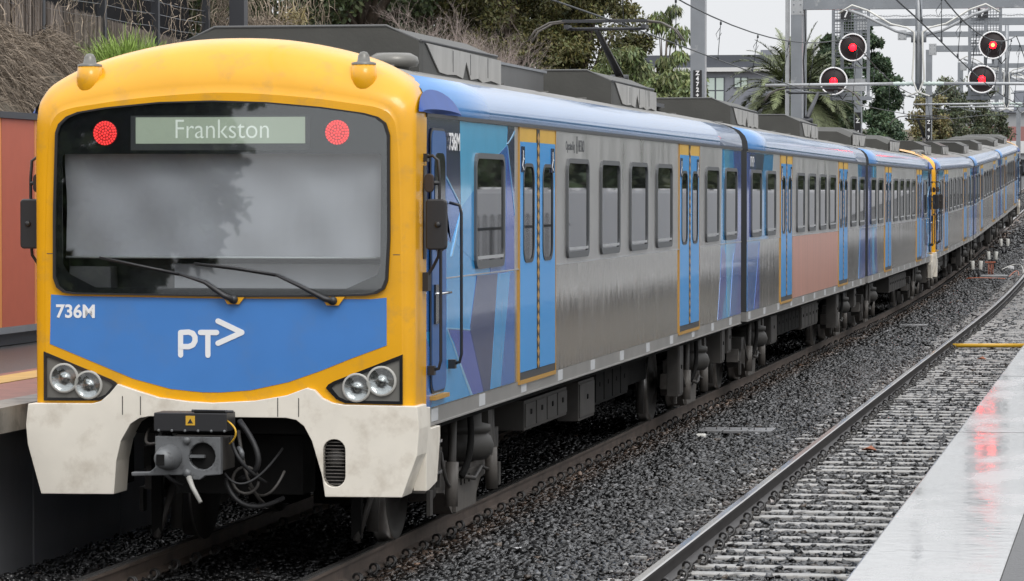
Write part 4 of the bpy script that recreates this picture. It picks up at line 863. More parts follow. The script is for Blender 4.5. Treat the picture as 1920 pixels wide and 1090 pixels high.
def gantry(y, z, x0, label, d=.28):
    root = empty('overhead_gantry', (x0, y, z), (0, 0, 0), label, 'gantry beam', 'grey gantry beams across the tracks'); W_ = 17 - x0
    mb = MB(); mb.box(0, W_, -.13, -.11, -d / 2, d / 2, 'galv'); mb.box(0, W_, .11, .13, -d / 2, d / 2, 'galv'); mb.box(0, W_, -.109, .109, d / 2 - .02, d / 2, 'galv_light'); mb.box(0, W_, -.109, .109, -d / 2, -d / 2 + .02, 'galv_light')
    mb.build('beam', root)
    mb = MB(); mb.box(-.2, .15, -.17, .17, -d, d * .8, 'galv_light')
    for a in (-.12, .08):
        for b in (-d * .7, 0, d * .5): mb.lathe((a, -.17, b), 'y', [(.02, 0), (.02, -.02), (0, -.02)], 'galv', 6)
    mb.build('end_bracket', root)
    mb = MB(); mb.box(W_ - .3, W_, -.15, .15, -z + prof(y) - .2, -d / 2 - .001, 'galv'); mb.build('column', root)
    return root
gantry(77, 8.32, -3.15, 'nearest grey gantry beam along the top of the picture', .30)
gantry(101, 8.95, -3.12, 'second grey gantry beam, just below the top one behind the signals', .26)
gantry(144, 9.75, -3.1, 'third gantry beam, level with the two upper red signals', .30)
gantry(174, 10.0, -3.1, 'slim far gantry beam level with the gap between the right pair of signals', .26)
gantry(122, 9.45, -3.1, 'gantry beam between the second and third ones, behind the left signals', .22)
gantry(197, 10.3, -3.1, 'thin far gantry beam just under the upper right signal', .24)
gantry(225, 10.8, -3.1, 'farthest thin gantry beam beyond the right pair of signals', .26)
def cantilever(y, lab, z=5.2, top=7.9, xd=2.0):
    """drop tube between the tracks with registration tubes to both sides"""
    root = empty('line_support', (xd, y, prof(y)), (0, 0, 0), lab, 'catenary support', 'drop tube supports hung between the tracks')
    mb = MB(); mb.tube([(0, 0, z - .15), (0, 0, top)], .075, 'galv', 12); mb.tube([(.0, -.09, z), (.0, -.09, top)], .03, 'galv_light', 8); mb.build('drop_tube', root)
    for s in (-1, 1):
        mb = MB(); mb.tube([(s * .55, 0, z), (s * 3.35, 0, z - .02)], .036, 'galv_light', 10); a = mb.build('registration_tube', root)
        mb = MB(); mb.lathe((s * .08, 0, z), 'x', [(.03, 0), (.06, s * .05), (.03, s * .1), (.06, s * .15), (.03, s * .2), (.06, s * .25), (.03, s * .3), (.05, s * .35), (.036, s * .47)], 'building_glass', 12); mb.build('insulator', a)
        mb = MB(); mb.tube([(s * .12, 0, z + 1.05), (s * .5, 0, z + 1.15), (s * 1.2, 0, z + 1.5), (s * 1.55, 0, z + 1.62)], .032, 'galv_light', 8); mb.build('stay_tube', root)
        mb = MB(); mb.tube([(s * 1.75, 0, z + 1.55), (s * 1.45, -.05, z + 1.72), (s * 1.1, -.05, z + 1.60), (s * .6, -.08, z + 1.30), (s * .25, -.1, z + 1.22), (s * .09, -.12, z + 1.12), (s * .10, -.14, z + .6), (s * .13, -.14, z + .1), (s * .02, -.14, z - .18), (-s * .25, -.14, z - .28)], .021, 'marker_white', 8); mb.build('feeder_cable', root)
        mb = MB(); mb.tube([(s * .07, 0, z + .9), (s * .07, 0, z + 1.15)], .10, 'galv', 10); mb.tube([(s * .5, .0, z - .0), (s * .35, 0, z - .25), (s * .1, 0, z - .30)], .015, 'wire', 6); mb.build('clamp', root)
        mb = MB(); mb.tube([(s * 2.9, 0, z - .05), (s * 2.6, 0, z - .15), (s * 2.0, 0, z - .22)], .015, 'galv', 6); mb.build('steady_arm', root)
    return root
cantilever(51, 'near drop tube support with white looping cables between two signal pairs')
cantilever(102, 'second drop tube support, smaller, right of the right signal pair', 5.5, 8.6)
cantilever(150, 'far drop tube support at the right edge', 5.4, 8.0)
cantilever(126, 'drop tube support between the second and the far one', 5.4, 8.3)
def wire(name, label, f, ys, r=.011, cat='overhead wire'):
    mb = MB(); mb.tube([f(y) for y in ys], r, 'wire', 5); o = mb.build(name, None, recalc=False); return tag(o, label, cat)
ys = [-12 + 3 * i for i in range(90)]
def con(xc): return lambda y: (xc + .15 * math.cos((y - 1) / 50 * math.pi), y, 4.99 + prof(y) + .02 * math.sin(y / 9))
def mess(xc):
    def f(y):
        t = ((y - 32) % 51) if y > 57.5 else y - 32
        if y > 57.5: t = t if t < 25.5 else 51 - t
        return (xc, y, 5.62 + .0014 * t * t * (1 if y > 57.5 else 1) + prof(y))
    return f
wire('contact_wire', 'lower overhead wire above the train, touching its pantographs', con(0), ys)
wire('contact_wire', 'lower overhead wire above the empty track, crossing the right signals', con(3.9), ys)
def hung(xc, lab):
    root = empty('messenger_wire', (0, 0, 0), label=lab, cat='overhead wire'); mb = MB(); f = mess(xc)
    mb.tube([f(y) for y in ys], .012, 'wire', 5); mb.build('cable', root, recalc=False); y = 9.0; c = con(xc)
    while y < 160:
        a = f(y); b = c(y)
        mb = MB(); mb.tube([a, (b[0], y, b[2])], .006, 'wire', 4); mb.tube([(a[0], y, a[2] - .02), (a[0], y, a[2] - .07)], .018, 'wire', 5); mb.tube([(b[0], y, b[2] + .07), (b[0], y, b[2])], .018, 'wire', 5)
        mb.tube([(a[0], y, a[2] - .1), (a[0] - .08, y, a[2] - .22), (a[0] - .05, y, a[2] - .32), (a[0] + .01, y, a[2] - .2)], .005, 'wire', 4)
        mb.build('dropper', root); y += 5.6
hung(0, 'sagging upper wire with droppers over the train'); hung(3.9, 'sagging upper wire with droppers over the empty track')
mb = MB(); mb.tube([(1.6 + .09 * i * 1.0, 77.3, 7.98 + .02 * math.sin(i * 1.1)) for i in range(-36, 25)], .006, 'galv', 4)
for i in range(-36, 25): mb.lathe((1.6 + .09 * i, 77.3, 7.98), 'y', [(.028, -.01), (.036, 0), (.028, .01)], 'galv', 8)
tag(mb.build('chain'), 'thin chain line strung below the top gantry beam', 'chain')

# signals
def signal(name, x, y, z, lab, hot=False, r=.45):
    root = empty(name, (x, y, z), (0, 0, 0), lab, 'railway signal', 'round railway signals showing red')
    mb = MB(); mb.lathe((0, 0, 0), 'y', [(r - .02, .03), (r, .02), (r, -.06), (r - .045, -.06), (r - .045, -.02)], 'signal_white', 40); mb.build('rim', root)
    mb = MB(); mb.lathe((0, 0, 0), 'y', [(r - .02, .029), (r - .046, -.021), (.13, -.025), (.12, -.03)], 'signal_face', 40); mb.lathe((0, 0, 0), 'y', [(r - .03, .03), (.2, .12), (.18, .35), (0, .36)], 'signal_face', 24); mb.build('backboard', root)
    mb = MB(); mb.lathe((0, 0, 0), 'y', [(.125, -.028), (.125, -.06), (.115, -.06)], 'black_plastic', 20); mb.lathe((0, 0, 0), 'y', [(.112, -.03), (.09, -.05), (.055, -.064)], 'signal_lamp', 20); mb.lathe((0, 0, 0), 'y', [(.055, -.064), (0, -.07)], 'signal_hot' if hot else 'signal_lamp', 20); mb.build('lamp', root)
    mb = MB(); mb.tube([(r * .2, .1, -r * .8), (r * .6, .15, -r * 1.3), (r * .9, .2, -r * .9)], .02, 'black_rubber', 6); mb.box(-.04, .04, .1, .3, -r - .15, -r + .1, 'galv'); mb.build('cable', root)
signal('railway_signal', -2.28, 86, 7.43, 'upper red signal of the left pair, in front of the cypress')
signal('railway_signal', -2.89, 86, 6.36, 'lower red signal of the left pair, beside the palm')
signal('railway_signal', 2.16, 86, 7.47, 'upper red signal of the right pair, its lamp glowing orange white', True)
signal('railway_signal', 1.82, 86, 6.39, 'lower red signal of the right pair, crossed by a horizontal tube')
def sigframe(x, lab, xs, ym=86.6):
    root = empty('signal_bracket', (x, ym, 5.9), (0, 0, 0), lab, 'signal bracket', 'hanging lattice frames behind the signals')
    for q in xs:
        mb = MB(); mb.box(q - .05, q + .05, -.05, .05, -.1, 4.0, 'galv'); mb.build('upright', root)
    mb = MB(); a, b = xs[0], xs[-1]; z = .5
    while z < 3.6: mb.box(a, b, -.02, .02, z, z + .05, 'galv'); z += .38
    mb.build('rungs', root)
    mb = MB(); x0 = a + .12
    while x0 < b - .1: mb.tube([(x0, -.04, 1.3), (x0, -.04, 3.4)], .012, 'galv', 4); x0 += .09
    z = 1.3
    while z < 3.4: mb.tube([(a, -.04, z), (b, -.04, z)], .012, 'galv', 4); z += .09
    mb.build('mesh_screen', root)
    mb = MB(); mb.box(a - .1, b + .1, -.12, .12, -.14, -.02, 'galv'); mb.box(a + .2, b - .1, -.1, .25, .15, .55, 'galv_light'); mb.box(a + .05, a + .6, -.09, .1, .0, .12, 'galv'); mb.build('platform', root)
    number_sign(root, a + .42, -.2, 2.45, 3.3, .34, ['4', '7'], .36)
sigframe(-2.45, 'lattice frame carrying the left pair of red signals', (-.5, -.22, .62)); sigframe(1.95, 'lattice frame carrying the right pair of red signals', (-.55, -.05, .42))
mb = MB(); g = empty('signal_gantry', (-4, 86.9, 9.75), label='signal gantry beam above the two signal frames', cat='gantry beam'); mb.box(0, 20, -.15, .15, -.15, .15, 'galv'); mb.build('beam', g); mb = MB()
for x in (0, 20): mb.box(x - .15, x + .15, -.15, .15, -9.8, -.152, 'galv')
mb.build('column', g)

# ------------------------------------------------------------------ left bank: shelter wall, fence, dry growth
def shelter():
    root = empty('platform_shelter', (-5, 3.15, 1.18), label='platform building clad in orange and brick red panels', cat='building')
    y = 0; k = 1
    while y < 14:
        m = 'terracotta' if k % 2 else 'cladding_orange'; mb = MB(); mb.box(-.05, 0, y + .006, y + 1.09, .2, 2.40, m); mb.build('wall_panel', root); y += 1.1; k += 1
    mb = MB(); mb.box(-2.6, .03, -.1, 14.2, 2.402, 2.47, 'dark_steel'); mb.build('roof', root)
    mb = MB(); mb.box(-2.5, -.052, 0, 14, .0, 2.40, 'dark_steel'); mb.box(-.05, .012, 0, 14, .13, .198, 'galv'); mb.box(-.2, -.053, 0, 14, 0, .12, 'under'); mb.build('plinth', root)
shelter()
bpy.context.view_layer.update()
def ribbons(name, P0, D, L, droop, w, segs, m, parent=None, jitter=.0, tintr=(.6, 1.4)):
    n = len(P0); D = D / np.linalg.norm(D, axis=1)[:, None]; t = np.linspace(0, 1, segs + 1)
    pts = P0[:, None] + D[:, None] * (L[:, None] * t)[..., None]; pts[..., 2] -= droop[:, None] * t ** 2
    if jitter: pts += np.cumsum(rng.normal(0, jitter, pts.shape), 1) * (t > 0)[None, :, None]
    a = rng.normal(size=(n, 3)); a -= D * (a * D).sum(1)[:, None]; a /= np.linalg.norm(a, axis=1)[:, None]
    ww = (w if np.ndim(w) else np.full(n, w))[:, None] * (1 - .75 * t)[None]
    V = np.stack([pts - a[:, None] * ww[..., None], pts + a[:, None] * ww[..., None]], 2).reshape(n, -1, 3)
    f = np.array([(2 * i, 2 * i + 1, 2 * i + 3, 2 * i + 2) for i in range(segs)])
    F = (f[None] + (2 * (segs + 1)) * np.arange(n)[:, None, None]).reshape(-1, 4)
    ti = np.repeat(rng.uniform(*tintr, (n, 1)) * np.array([[1, 1, 1]]), V.shape[1], 0)
    return bulk(name, V.reshape(-1, 3), F, m, ti, parent)
def ARR(*a): return np.stack([np.asarray(q, float) for q in a], 1)
# brush fence with dark mesh screens behind
def fence():
    root = empty('brush_fence', (-9, 20, 4.6), label='brushwood fence with black posts and dark mesh along the top of the bank', cat='fence')
    posts = [17.2, 20.3, 23.4, 26.45, 29.4, 32.5]; tops = [1.9, 1.6, .99, .88, .78]
    for i, y in enumerate(posts):
        mb = MB(); mb.box(-.06, .06, y - 20 - .05, y - 20 + .05, -.6, 2.6, 'dark_steel'); mb.build('post', root)
    for i in range(5):
        n = 460; y0, y1 = posts[i] + .05, posts[i + 1] - .05
        y = rng.uniform(y0, y1, n) - 20; x = rng.uniform(-.02, .03, n)
        t0 = tops[i] - (y - (y0 - 20)) / (y1 - y0) * .10
        ribbons('brush_panel', ARR(x, y, np.full(n, -.5)), ARR(rng.normal(0, .01, n), rng.normal(0, .012, n), np.ones(n)), t0 + .5 + rng.normal(0, .015, n), np.zeros(n), .010, 2, 'brush', root, tintr=(.45, 1.35))
        mb = MB(); mb.box(-.06, -.05, y0 - 20, y1 - 20, -.6, tops[i] - .1, 'cab_dark'); mb.box(-.30, -.29, y0 - 20, y1 - 20, -.6, 2.6, 'cab_dark'); mb.build('screen', root)
        mb = MB()
        for z in (.9, 1.1, 1.3, 1.6, 1.9, 2.2): mb.tube([(.0, y0 - 20, z), (.0, (y0 + y1) / 2 - 20, z - .02), (.0, y1 - 20, z)], .006, 'galv', 4)
        mb.build('strand_wire', root)
fence()
def vines():
    n = 1500; y = rng.uniform(18, 41, n); keep = (np.sin(y * 2.1) + rng.normal(0, .8, n) > -.1) | (y > 32.5); y = y[keep]; n = len(y)
    z = rng.uniform(4.9, 6.9, n)
    o = ribbons('dry_vine', ARR(rng.uniform(-8.95, -8.8, n), y, z), ARR(rng.normal(0, .1, n), rng.normal(0, .6, n), rng.normal(-.6, .5, n)), rng.uniform(.1, .7, n), rng.uniform(0, .4, n), .007, 5, 'thatch', None, .035, (.9, 2.0))
    tag(o, 'dry leafless vines tangled over the fence and its wires', 'dry vine', kind='stuff')
    n = 9000; y = rng.uniform(32.8, 42, n); o = ribbons('dry_hedge', ARR(rng.uniform(-9.2, -8.6, n), y, 4.5 + rng.random(n) * np.where(y < 34.2, 2.2, np.where(y > 37.5, .95, 1.45))), ARR(rng.normal(.2, .6, n), rng.normal(0, .6, n), rng.normal(.1, .7, n)), rng.uniform(.1, .35, n), rng.uniform(0, .2, n), .007, 3, 'thatch', None, .02, (.35, 1.25))
    tag(o, 'dry brown hedge growth behind the roof of the front carriage', 'dry hedge', kind='stuff')
vines()
post(-8.45, 32.6, 4.3, 8.2, .26, 'dark_post', 'dark steel post standing in the dry hedge above the yellow cab', None, 'post')
for o in list(bpy.data.objects):
    if o.name.startswith('dark_post'):
        for ch in o.children: ch.data.materials.clear(); ch.data.materials.append(M['dark_steel']); ch.data.polygons.foreach_set('material_index', [0] * len(ch.data.polygons))
def thatch():
    n = 26000; y = rng.uniform(15, 24.9, n); u = rng.random(n)
    x = -9.0 + 1.25 * u + .15 * np.sin(y * 2.3); z = 5.08 - 1.5 * u ** 1.6 + .10 * np.sin(y * 1.9) + rng.normal(0, .05, n) - np.clip(y - 23.6, 0, 2) * .25
    cl = .75 + .35 * np.sin(y * 7 + 3 * np.sin(z * 5))
    o = ribbons('dry_grass', ARR(x, y, z), ARR(rng.normal(.55, .35, n), rng.normal(0, .35, n), rng.normal(-.15, .4, n)), rng.uniform(.12, .42, n), rng.uniform(.1, .42, n), .006, 4, 'thatch', None, .014, (.35, 1.45))
    tag(o, 'thick mat of dry brown grass hanging over the bank beside the platform building', 'dry grass', kind='stuff')
    for k, (yy, xx, zt, lab) in enumerate(((21.4, -7.55, 4.35, 'brown timber post sunk in the dry grass, left one'), (24.75, -7.85, 4.85, 'brown timber post beside the green tuft'))):
        mb = MB(); mb.box(xx - .15, xx + .15, yy - .15, yy + .15, 1.0, zt, 'post_brown'); tag(mb.build('timber_post', bevel=.02), lab, 'post', 'timber posts in the bank')
thatch()
def tuft():
    n = 2600; a = rng.uniform(0, 6.28, n); r = rng.random(n) ** .5
    root = empty('green_shrub', (-8.3, 25.6, 4.5), label='bright green grassy tuft growing on the bank beside the fence', cat='shrub')
    ribbons('foliage', ARR(r * np.cos(a) * .5, r * np.sin(a) * 1.25, rng.uniform(.0, .45, n) * (1 - .5 * r)), ARR(np.cos(a) * .6 * r + rng.normal(0, .2, n), np.sin(a) * .6 * r + rng.normal(0, .2, n), rng.uniform(.5, 1.2, n)), rng.uniform(.18, .55, n), rng.uniform(0, .22, n), .010, 4, 'leaf_grass', root, tintr=(.55, 1.35))
    mb = MB(); mb.tube([(0, 0, -.4), (0, 0, .2)], .05, 'bark', 6); mb.build('stem', root)
    n = 240; root = empty('green_shrub', (-8.7, 37.6, 5.9), label='small yellow green plant on top of the dry hedge', cat='shrub')
    ribbons('foliage', ARR(rng.normal(0, .12, n), rng.normal(0, .22, n), rng.normal(0, .15, n)), ARR(rng.normal(0, .5, n), rng.normal(0, .5, n), rng.uniform(.0, 1, n)), rng.uniform(.15, .4, n), rng.uniform(0, .3, n), .012, 3, 'leaf_dry', root)
tuft()

# ------------------------------------------------------------------ trees
def leaves(name, parent, cl, n, ll, lw, m, droop=0., spread=.35, tr=(.6, 1.45), shade=.3):
    """leaf-sized faces gathered round many small clumps: cl rows (x,y,z,r)"""
    cl = np.asarray(cl, float); k = rng.integers(0, len(cl), n); c = cl[k]
    d = rng.normal(size=(n, 3)); d /= np.linalg.norm(d, axis=1)[:, None]; r = rng.random(n) ** (1 / 2.2)
    p = c[:, :3] + d * (c[:, 3] * r)[:, None] * np.array([1, 1, .8])
    ax = rng.normal(size=(n, 3)) * (1 - min(droop, .9)) + d * .4; ax[:, 2] -= droop * 1.6; ax /= np.linalg.norm(ax, axis=1)[:, None]
    b = rng.normal(size=(n, 3)); b -= ax * (b * ax).sum(1)[:, None]; b /= np.linalg.norm(b, axis=1)[:, None]
    l = (ll * rng.uniform(.6, 1.3, n))[:, None]; w = (lw * rng.uniform(.6, 1.3, n))[:, None]
    V = np.stack([p, p + ax * l * .5 + b * w, p + ax * l, p + ax * l * .5 - b * w], 1)
    F = np.arange(4 * n).reshape(n, 4); ct = rng.uniform(1 - shade, 1 + shade, len(cl))[k]
    t = rng.uniform(*tr, n) * ct; tint = np.stack([t * rng.uniform(.85, 1.2, n), t, t * rng.uniform(.7, 1.1, n)], 1)
    return bulk(name, V.reshape(-1, 3), F, m, np.repeat(tint, 4, 0), parent)
def clumps(c, r, n, cr, shell=.55):
    out = []
    while len(out) < n:
        d = rng.normal(size=3); d /= np.linalg.norm(d); q = (shell + (1 - shell) * rng.random()) if rng.random() < .8 else rng.random()
        out.append((c[0] + d[0] * r[0] * q, c[1] + d[1] * r[1] * q, c[2] + d[2] * r[2] * q, cr * rng.uniform(.6, 1.35)))
    return out
def tree(label, x, y, z0, h, r, m, nl, ll, lw, cr, nc, droop=0., lobes=1, cat='tree', group=None, cz=.62, rz=.42):
    root = empty('tree', (x, y, z0), label=label, cat=cat, group=group)
    mb = MB(); mb.tube([(0, 0, -1), (.1, 0, h * .25), (-.05, .05, h * .5), (.05, 0, h * .85)], [r * .11, r * .09, r * .06, r * .02], 'bark', 8)
    cl = clumps((0, 0, h * cz), (r, r, h * rz), nc, cr)
    for c in cl[::max(1, len(cl) // 14)]: mb.tube(arc((0, 0, h * .3), (c[0] * .4, c[1] * .4, c[2] * .8), c[:3], 5), [r * .05, r * .04, r * .03, r * .02, r * .012, r * .008], 'bark', 5)
    mb.build('trunk', root); leaves('crown', root, cl, nl, ll, lw, m, droop); return root
G2 = 'dark green trees behind the front carriage'
tree('dark leafy tree above the dry hedge, at the top left of the trees', -14.2, 52, 4.8, 7.5, 2.7, 'leaf_dark', 22000, .17, .05, .5, 80, group=G2)
tree('very dark bushy tree left of the bare branches', -12.9, 62, 4.4, 8.0, 2.9, 'leaf_dark', 24000, .18, .055, .55, 80, group=G2)
tree('dark tree behind the bare brown branches', -11.0, 68, 4.2, 8.0, 2.8, 'leaf_dark', 24000, .18, .055, .55, 80, group=G2)
tree('dark tree behind the fence beside the green tuft', -17.2, 60, 4.8, 8, 2.7, 'leaf_dark', 20000, .2, .06, .6, 70, group=G2)
tree('leafy tree farthest left, showing green above the post', -15.6, 46, 4.9, 7, 2.4, 'leaf_euc', 16000, .16, .045, .5, 60, group=G2)
tree('olive green wattle tree with fine leaves above the bare branches', -9.3, 64, 3.5, 7.4, 2.3, 'leaf_olive', 30000, .13, .032, .42, 90, .3, group=G2)
tree('olive wattle tree left of the pantograph', -7.6, 64, 2.6, 6.6, 1.75, 'leaf_olive', 30000, .12, .030, .38, 90, .3, group=G2)
tree('far dark tree mass behind the front roof, left', -20.0, 84, 4.5, 9, 3.6, 'leaf_dark', 20000, .22, .07, .7, 80, group=G2)
tree('far dark tree mass behind the bare branches', -16.4, 84, 4.5, 9, 3.4, 'leaf_dark', 20000, .22, .07, .7, 80, group=G2)
tree('far dark tree mass behind the olive wattles', -12.7, 84, 4.2, 8.5, 3.0, 'leaf_dark', 20000, .22, .07, .65, 80, group=G2)
tree('pale green gum sapling behind the pantograph', -5.35, 64, 1.5, 6.2, 1.05, 'leaf_euc', 6500, .20, .025, .28, 26, .75, group='eucalypts beside the number mast', rz=.42)
tree('bushy light green gum tree left of the number mast', -4.75, 60, 1.0, 4.9, 1.3, 'leaf_euc', 15000, .17, .028, .30, 46, .6, group='eucalypts beside the number mast')
tree('low light green gum behind the roof pods', -6.1, 62, 1.0, 5.3, 1.5, 'leaf_euc', 15000, .17, .028, .32, 40, .6, group='eucalypts beside the number mast')
def bare():
    root = empty('bare_shrub', (-8.7, 51.5, 4.5), label='leafless brown shrub with a mass of fine bare branches', cat='shrub'); mb = MB()
    def br(p, d, l, r, k):
        q = p + d * l; mid = p + d * l * .5 + Vector([random.gauss(0, .07 * l) for _ in range(3)])
        mb.tube([tuple(p), tuple(mid), tuple(q)], [r, r * .8, r * .6], 'dry_branch', 4, caps=False, smooth=False)
        if k: 
            for _ in range(random.choice((2, 3, 3))):
                nd = (d + Vector([random.gauss(0, .45) for _ in range(3)])).normalized(); nd.z += .05
                br(p + (q - p) * random.uniform(.4, 1), nd, l * random.uniform(.6, .85), r * .58, k - 1)
    for i in range(150): br(Vector((random.gauss(0, .35), random.uniform(-5.5, 8.0), random.uniform(-.3, .5))), Vector((random.gauss(0, .3), random.gauss(0, .3), 1)).normalized(), random.uniform(.5, .9), .014, 4)
    mb.build('branches', root, recalc=False)
bare()
def palm():
    root = empty('palm_tree', (-5.0, 94.9, prof(95) - .5), label='date palm with arching fronds behind the thick mast', cat='palm tree'); H = 6.35
    mb = MB(); mb.tube([(0, 0, -.5), (0, 0, H - 1), (0, 0, H)], [.35, .33, .42], 'bark', 12)
    for k in range(60):
        a = k * 2.4; z = H - 1.6 + k * .026; mb.tube([(.33 * math.cos(a), .33 * math.sin(a), z), (.52 * math.cos(a), .52 * math.sin(a), z + .22)], [.06, .03], 'leaf_dry', 5)
    mb.build('trunk', root)
    for k in range(118):
        a = k * 2.3999; el = R(84 - 125 * (k / 118) ** .85); L = random.uniform(2.3, 2.8); d = Vector((math.cos(a) * math.cos(el), math.sin(a) * math.cos(el), math.sin(el)))
        n = 24; P_ = []; p = Vector((.1 * math.cos(a), .1 * math.sin(a), H - .1 + random.uniform(-.2, .2))); v = d.copy()
        for i in range(n + 1): P_.append(p.copy()); p += v * L / n; v = (v + Vector((0, 0, -.050 - .012 * i * .18))).normalized()
        mb = MB(); mb.tube([tuple(q) for q in P_[::3]], [.022 * (1 - i / 9.5) + .003 for i in range(9)], 'leaf_dry', 4, caps=False); fr = mb.build('frond', root, recalc=False)
        V = []; 
        for i in range(2, n * 3):
            t = i / (n * 3); j = t * n; i0 = int(j); q = P_[i0].lerp(P_[min(i0 + 1, n)], j - i0); tang = (P_[min(i0 + 1, n)] - P_[i0]).normalized()
            sd = tang.cross(Vector((0, 0, 1))); sd = sd.normalized() if sd.length > .05 else Vector((-math.sin(a), math.cos(a), 0))
            up = sd.cross(tang)
            for s in (-1, 1):
                ll = (.42 * math.sin(math.pi * min(1, t * .85 + .15)) + .05) * random.uniform(.85, 1.1); dd = (sd * s * .85 + tang * .65 + up * random.uniform(-.1, .35)).normalized(); e_ = q + dd * ll; e_.z -= .10 * ll
                w_ = tang * .019; V += [q - w_, q + w_, e_ + w_ * .3, e_ - w_ * .3]
        V = np.array([tuple(q) for q in V]); nf = len(V) // 4; t = rng.uniform(.6, 1.35, nf) * random.uniform(.75, 1.25)
        bulk('leaflets', V, np.arange(4 * nf).reshape(nf, 4), 'leaf_palm', np.repeat(np.stack([t, t, t], 1), 4, 0), fr)
palm()
def conifer(label, x, y, z0, h, r, m, n, seed):
    root = empty('conifer_tree', (x, y, z0), label=label, cat='conifer tree'); mb = MB(); mb.tube([(0, 0, -1), (0, 0, h * .97)], [.3, .04], 'bark', 8); mb.build('trunk', root)
    cl = []
    for k in range(330):
        t = rng.random() ** .8; a = rng.uniform(0, 6.28); rr = r * (1 - t) ** .62 * (.86 + .22 * math.sin(a * 3 + t * 9)) * rng.uniform(.55, 1.05)
        cl.append((rr * math.cos(a), rr * math.sin(a), h * (.05 + .95 * t) - rr * .15, .16 + .30 * (1 - t)))
    leaves('crown', root, cl, n, .17, .045, m, .0, tr=(.55, 1.4), shade=.42)
conifer('dark green cypress tree between the two signal pairs', -5.35, 126, prof(126) - .5, 9.8, 3.9, 'leaf_cypress', 90000, 1)
conifer('second dark conifer behind the palm and the left signals', -6.9, 130, prof(130) - .5, 9.0, 2.9, 'leaf_cypress', 50000, 2)
tree('yellow brown autumn tree right of the cypress', -4.3, 160, prof(160) - .3, 6.3, 1.1, 'leaf_autumn', 9000, .2, .05, .4, 36, cat='tree')
tree('grey green tree behind the masts, right of the autumn tree', -4.1, 172, prof(172) - .4, 7.4, 1.6, 'leaf_far', 15000, .2, .05, .42, 60, group='far trees behind the masts')
tree('grey green tree behind the right pair of signals', -2.5, 178, prof(178) - .4, 7.2, 1.75, 'leaf_far', 16000, .2, .05, .42, 60, group='far trees behind the masts')
tree('small far tree at the right end of the tree row', -1.55, 172, prof(172) - .4, 5.3, .75, 'leaf_far', 6500, .18, .05, .34, 30, group='far trees behind the masts')
tree('low light green bush behind the far carriages', -3.7, 150, prof(150) - .3, 4.2, 1.5, 'leaf_far', 11000, .18, .05, .4, 40, group='far trees behind the masts')
tree('tall tree behind the dark building and the palm', -12, 158, 3, 6.5, 2.6, 'leaf_far', 12000, .22, .06, .5, 50, group='far trees behind the masts')

# ------------------------------------------------------------------ buildings and overbridge
def flats():
    root = empty('apartment_building', (-15, 144, 0), label='dark grey flat roofed building with a white band left of the palm', cat='building')
    mb = MB(); mb.box(-3, 5.2, 0, 9, 3, 8.70, 'building_grey'); mb.build('wall', root)
    mb = MB(); mb.box(-3.2, 5.3, -.1, 9, 8.91, 9.52, 'building_dark'); mb.build('upper_storey', root)
    mb = MB(); mb.box(-3.2, 5.5, -.3, 9, 8.705, 8.905, 'building_white'); mb.build('cornice', root)
    mb = MB(); mb.box(3.4, 3.9, 1, 1.5, 9.52, 9.8, 'building_grey'); mb.build('roof_vent', root)
    for x0, x1 in ((.85, 1.75), (2.2, 2.9), (-1.5, -.5)):
        mb = MB(); z0 = 7.0 if x0 < 2 else 7.9; mb.box(x0, x1, -.05, .0, z0, 8.45, 'building_dark'); f = mb.build('window', root)
        mb = MB()
        xm = (x0 + x1) / 2
        for a, b in ((x0 + .05, xm - .04), (xm + .04, x1 - .05)):
            mb.box(a, b, -.062, -.052, z0 + .05, 7.75 if x0 < 2 else 8.4, 'building_glass')
            if x0 < 2: mb.box(a, b, -.062, -.052, 7.81, 8.40, 'building_glass')
        mb.build('pane', f)
flats()
def bridge():
    root = empty('overbridge', (-3, 262, 3), label='grey concrete overbridge across the far end of the line', cat='bridge')
    mb = MB(); mb.box(-30, 40, 0, 12, 2.5, 3.4, 'far_concrete'); mb.build('deck', root)
    mb = MB(); mb.box(-30, 40, -.25, -.01, 3.0, 4.0, 'building_white'); mb.build('parapet', root)
    mb = MB(); mb.box(-30, 40, 1, 1.4, 1.5, 2.49, 'building_grey'); mb.build('girder', root)
    for x in (-20, 10, 25):
        mb = MB(); mb.box(x, x + 1.2, 1, 10, 0, 1.49, 'far_concrete'); mb.build('pier', root)
    mb = MB(); mb.box(-25, 38, 10, 10.5, .2, 2.4, 'building_dark'); mb.build('abutment', root)
    o = empty('far_building', (-6, 300, 5), label='pale low building far beyond the overbridge with a red wall', cat='building')
    mb = MB(); mb.box(-6, 30, 0, 10, 2.0, 5.2, 'far_concrete'); mb.build('wall', o); mb = MB(); mb.box(-6, 3.0, -.3, -.01, 2.5, 3.9, 'far_red'); mb.build('wall_panel', o)
    mb = MB(); mb.box(-6.2, 30.2, -.4, 10.2, 5.205, 5.5, 'building_grey'); mb.build('roof', o)
    mb = MB(); mb.box(1.2, 3, 2, 5, 5.51, 7.3, 'building_grey'); mb.box(4.0, 8.5, 2, 5, 5.51, 7.2, 'building_grey'); mb.build('roof_plant', o)
bridge()

